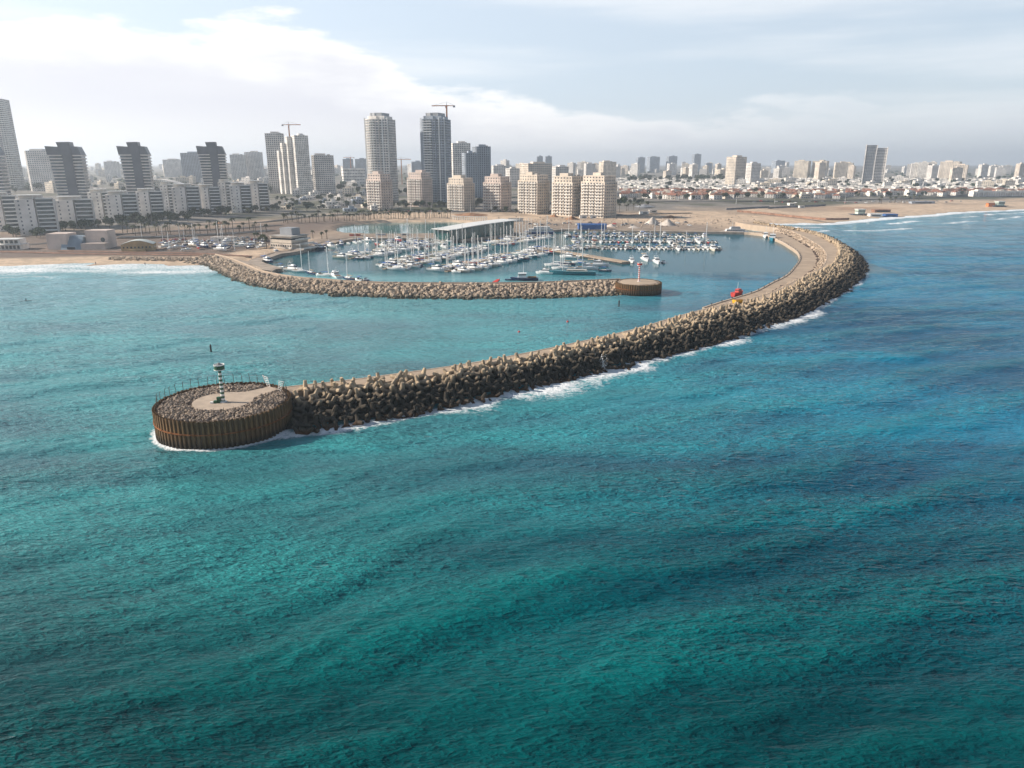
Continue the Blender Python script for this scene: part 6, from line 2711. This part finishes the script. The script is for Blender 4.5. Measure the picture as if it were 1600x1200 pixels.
# lifeguard station, blue deck sheds, white beach club
for px_, py_, sc, lab in ((1342, 336, 1.0, 'pale green lifeguard station on a dark deck beside the blue sheds'), (1560, 323, 1.1, 'pale green lifeguard station beside a red hut on the far beach')):
    g_ = base(px_, py_)
    r = thing('lifeguard_station', g_, lab, 'lifeguard station', rz=.2)
    r.scale = (sc,) * 3
    m_ = MB()
    m_.box(0, 0, .9, 22, 9, .5)
    m_.build('deck', M['dkgrey'], r)
    for i in range(4):
        m_ = MB()
        m_.box(-9 + i * 6, 0, -1, .6, 6, 1.9)
        m_.build('support', M['dkgrey'], r)
    m_ = MB()
    m_.box(1, 0, 1.4, 9, 6, 5.2, top=1.08)
    m_.build('cabin', mat('pale_green_paint', (.50, .58, .50), .7, .1, .2), r)
    m_ = MB()
    m_.box(1, 0, 4.1, 9.5, 6.4, 1.4)
    m_.build('window', M['glass'], r)
    m_ = MB()
    m_.box(1, 0, 6.6, 11, 7.5, .4)
    m_.build('roof', W_, r)
g_ = base(1547, 323)
r = thing('hut', g_, 'small red hut beside the lifeguard station', 'hut')
m_ = MB()
m_.box(0, 0, -.2, 9, 6, 5)
m_.build('wall', M['orange'], r)
m_ = MB()
m_.box(0, 0, 4.8, 10, 7, .4)
m_.build('roof', M['roofbrown'], r)
for px_, py_, wpx, mt, lab in ((1366, 338, 20, W_, 'low white shed with blue trim at the edge of the surf'), (1390, 338.5, 20, M['blue'], 'bright blue low shed at the edge of the surf'), (1376, 331.5, 26, M['brick'], 'brown sloping roofed shed behind the blue shed'), (1440, 318, 38, M['bluegrey'], 'blue grey beach pavilion below the palms'),
                               (1236, 321, 9, M['hwhite'], 'white tank on the stockpile yard'), (1480, 298.5, 46, M['hwhite'], 'long white school building at the top of the beach')):
    g_ = base(px_, py_)
    k = at_scale(g_)
    r = thing('beach_shed', g_, lab, 'shed', rz=.1)
    w2 = wpx * k
    m_ = MB()
    m_.box(0, 0, -.3, w2, 8, 3.2)
    m_.build('wall', mt, r)
    m_ = MB()
    m_.box(0, 0, 2.92, w2 * 1.05, 9, .35)
    m_.build('roof', mt, r)
    m_ = MB()
    m_.box(0, -4.02, .6, w2 * .7, .1, 1.2)
    m_.build('window', M['glass'], r)
g_ = base(1562, 307)
k = at_scale(g_)
r = thing('beach_club', g_, 'long white arcaded beach club along the top of the sand', 'beach club', rz=.12)
w2 = 92 * k
m_ = MB()
m_.box(0, 5, 0, w2, 12, 9)
m_.box(-w2 * .38, 3, 9, w2 * .1, 8, 3)
m_.build('wall', M['hwhite'], r)
m_ = MB()
m_.box(0, 0, 8.6, w2 * 1.02, 3.5, .6)
m_.build('canopy', W_, r)
for i in range(22):
    m_ = MB()
    m_.box(-w2 * .47 + i * w2 * .0448, -1.05, 1.2, w2 * .018, .3, 5)
    m_.build('arch_opening', M['pink'], r)

# ------------------------------------------------------------------ boat yard: hauled out boats and parked cars
for i in range(46):
    px_, py_ = fr.uniform(258, 412), fr.uniform(379, 393)
    g_ = base(px_, py_)
    kd = fr.choices(('yacht', 'sail', 'motor'), (2, 2, 4))[0]
    if any((g_.x - bx) ** 2 + (g_.y - by) ** 2 < 40 for bx, by, _ in BOATS):
        continue
    place_boat(kd, g_.x, g_.y, fr.uniform(0, 6), 'hauled out in the boat yard', z=g_.z + .9)


def car_meshes(mt):
    a = MB()
    a.box(0, 0, .35, 4.4, 1.8, .62, top=.97)
    c = MB()
    c.box(-.2, 0, .97, 2.5, 1.62, .52, top=.68, topy=.85)
    rf = MB()
    rf.box(-.2, 0, 1.47, 1.7, 1.4, .05)
    wl = MB()
    wl.tube((0, -.11, 0), (0, .11, 0), .33, n=10)
    return a.mesh('body', mt), c.mesh('window', M['glass']), rf.mesh('roof', mt), wl.mesh('wheel', M['black'])


CARS = [(n_, car_meshes(m0)) for n_, m0 in (('white', W_), ('silver', M['grey']), ('dark', M['dkgrey']), ('red', M['red']))]


def car(px_, py_, where, rz):
    g_ = base(px_, py_)
    nm, ms = fr.choice(CARS)
    r = thing('parked_car', (g_.x, g_.y, g_.z), nm + ' car parked ' + where, 'car', 'cars parked ' + where, rz)
    bo_ = link('body', ms[0], r)
    link('window', ms[1], bo_)
    link('roof', ms[2], bo_)
    for wx in (-1.35, 1.35):
        for wy in (-.8, .8):
            link('wheel', ms[3], r, (wx, wy, .33))


for i in range(40):
    car(255 + i * 4.1 + fr.uniform(-1, 1), 376 - i * .12 + fr.choice((0, 3.5)), 'beside the boat yard', fr.uniform(-.2, .2) + 1.4)
for i in range(30):
    car(575 + i * 7 + fr.uniform(-2, 2), 330.5 + fr.uniform(-.4, .4), 'along the road below the marina apartments', fr.uniform(-.1, .1))
for i in range(30):
    car(1180 + i * 11 + fr.uniform(-4, 4), 316 - .02 * i + fr.uniform(-1.5, 1.5), 'at the top of the wide beach', fr.uniform(-1, 1))
for i in range(26):
    car(830 + i * 10 + fr.uniform(-4, 4), 351 + fr.uniform(-3, 2), 'on the building ground behind the far quay', fr.uniform(-1, 1))

# roads, promenade strips


def road(name, pts, width, mt, dz=.12):
    c = catmull([tuple(site(*q_))[:2] for q_ in pts], 6.0)
    nn, _ = normals2(c)
    m2 = MB()
    vs, fs = [], []
    n2 = 3
    for i in range(len(c)):
        for k in range(n2):
            q_ = c[i] + nn[i] * width * (k / (n2 - 1) - .5)
            vs.append((q_[0], q_[1], 0))
    arr = np.array(vs)
    zz = terrain_z(arr[:, 0], arr[:, 1])
    zz = np.maximum.reduce(zz.reshape(-1, n2), axis=1).repeat(n2) + dz
    vs = [(x, y, z) for (x, y, _), z in zip(vs, zz)]
    for i in range(len(c) - 1):
        for k in range(n2 - 1):
            a = i * n2 + k
            fs.append((a, a + 1, a + n2 + 1, a + n2))
    m2.add(vs, fs)
    return m2.build(name, mt, kind='structure')


road('road', [(300, 352), (420, 346), (520, 336), (640, 331), (780, 330.5), (960, 337), (1080, 333)], 9, M['asphalt'], .2)
road('coast_road', [(1010, 316), (1200, 314.5), (1400, 311), (1620, 303)], 14, M['asphalt'], .35)
road('promenade', [(-20, 393), (60, 395), (140, 397), (240, 398), (330, 399)], 7, M['brick'], .25)
road('beach_path', [(90, 392.5), (200, 394.5), (300, 396), (392, 401)], 5, M['brick'], .3)
road('parking_lot', [(186, 371), (260, 370), (340, 366), (425, 360)], 16, M['asphalt'], .3)
road('service_road', [(-10, 381), (60, 381.5), (120, 371), (190, 366), (300, 360), (440, 352)], 6, M['asphalt'], .22)
# lamp posts
for i, (px_, py_) in enumerate([(222, 372), (255, 377), (281, 371), (306, 380), (347, 384), (366, 384), (367, 392), (610, 334), (642, 334), (674, 334), (706, 334), (735, 333), (768, 332), (935, 335), (1320, 318), (1210, 318), (1150, 319)]):
    g_ = base(px_, py_)
    r = thing('lamp_post', g_, 'tall pale lamp post ' + ('in the boat yard' if px_ < 400 else ('along the road below the marina apartments' if px_ < 960 else 'at the top of the wide beach')), 'lamp post', 'lamp posts')
    m_ = MB()
    m_.tube((0, 0, -.3), (0, 0, 12), .22, .14, 6)
    m_.build('pole', W_, r)
    m_ = MB()
    m_.tube((0, 0, 11.8), (1.6, 0, 12.2), .1, .08, 5)
    m_.box(1.9, 0, 12.1, 1.0, .4, .18)
    m_.build('lamp_head', GY, r)

# low site huts, vehicles and stacks on the building ground stay real pieces of rubble
q_ = MB()
for i in range(420):
    px_, py_ = fr.uniform(770, 1180), fr.gauss(347, 6)
    if py_ > 357 or py_ < 331:
        continue
    g_ = site(px_, py_)
    put_rock(q_, (g_.x, g_.y, g_.z), fr.uniform(.5, 1.7), fr, True)
tag(q_.build('site_rubble', M['rubble'], kind='stuff'), 'scattered rubble and debris on the open building ground', 'rubble')

# spray where a swell breaks on the armour
k_ = int(np.argmin(np.abs(np.array([800 + F * p_[0] / (p_[1] * cP + H * sP) for p_ in OUTW[:140]]) - 950)))
sp_ = Vector((OUTW[k_][0] - SPN[k_][0] * 1.2, OUTW[k_][1] - SPN[k_][1] * 1.2 - 1.5, 0))
q_ = MB()
for i in range(260):
    a = fr.gauss(0, .35)
    hh = abs(fr.gauss(0, 2.0))
    s_ = fr.uniform(.03, .13)
    q_.box(sp_.x + a * (1 + hh * .25) - hh * .15, sp_.y + 1.5 + fr.gauss(0, .5), .1 + hh, s_, s_, s_, fr.random())
M['spray'] = mat('sea_spray', (.82, .84, .86), .6, .03, 1)
tag(q_.build('sea_spray', M['spray'], kind='stuff'), 'burst of white spray against the tetrapods', 'spray')

# ------------------------------------------------------------------ haze
hz = MB()
hz.box(1300, 6700, -4.5, 21600 + 3000, 15200 + 2000, 250)
hm2 = bpy.data.materials.new('haze')
hm2.use_nodes = True
q_ = NT(hm2.node_tree)
ho = q_.n('ShaderNodeOutputMaterial')
hv = q_.n('ShaderNodeVolumePrincipled')
hv.inputs['Color'].default_value = (0.82, 0.90, 1.0, 1)
hv.inputs['Density'].default_value = 0.00014
hv.inputs['Anisotropy'].default_value = 0.5
q_.l(hv.outputs[0], ho.inputs['Volume'])
hz.build('haze', hm2, kind='stuff')
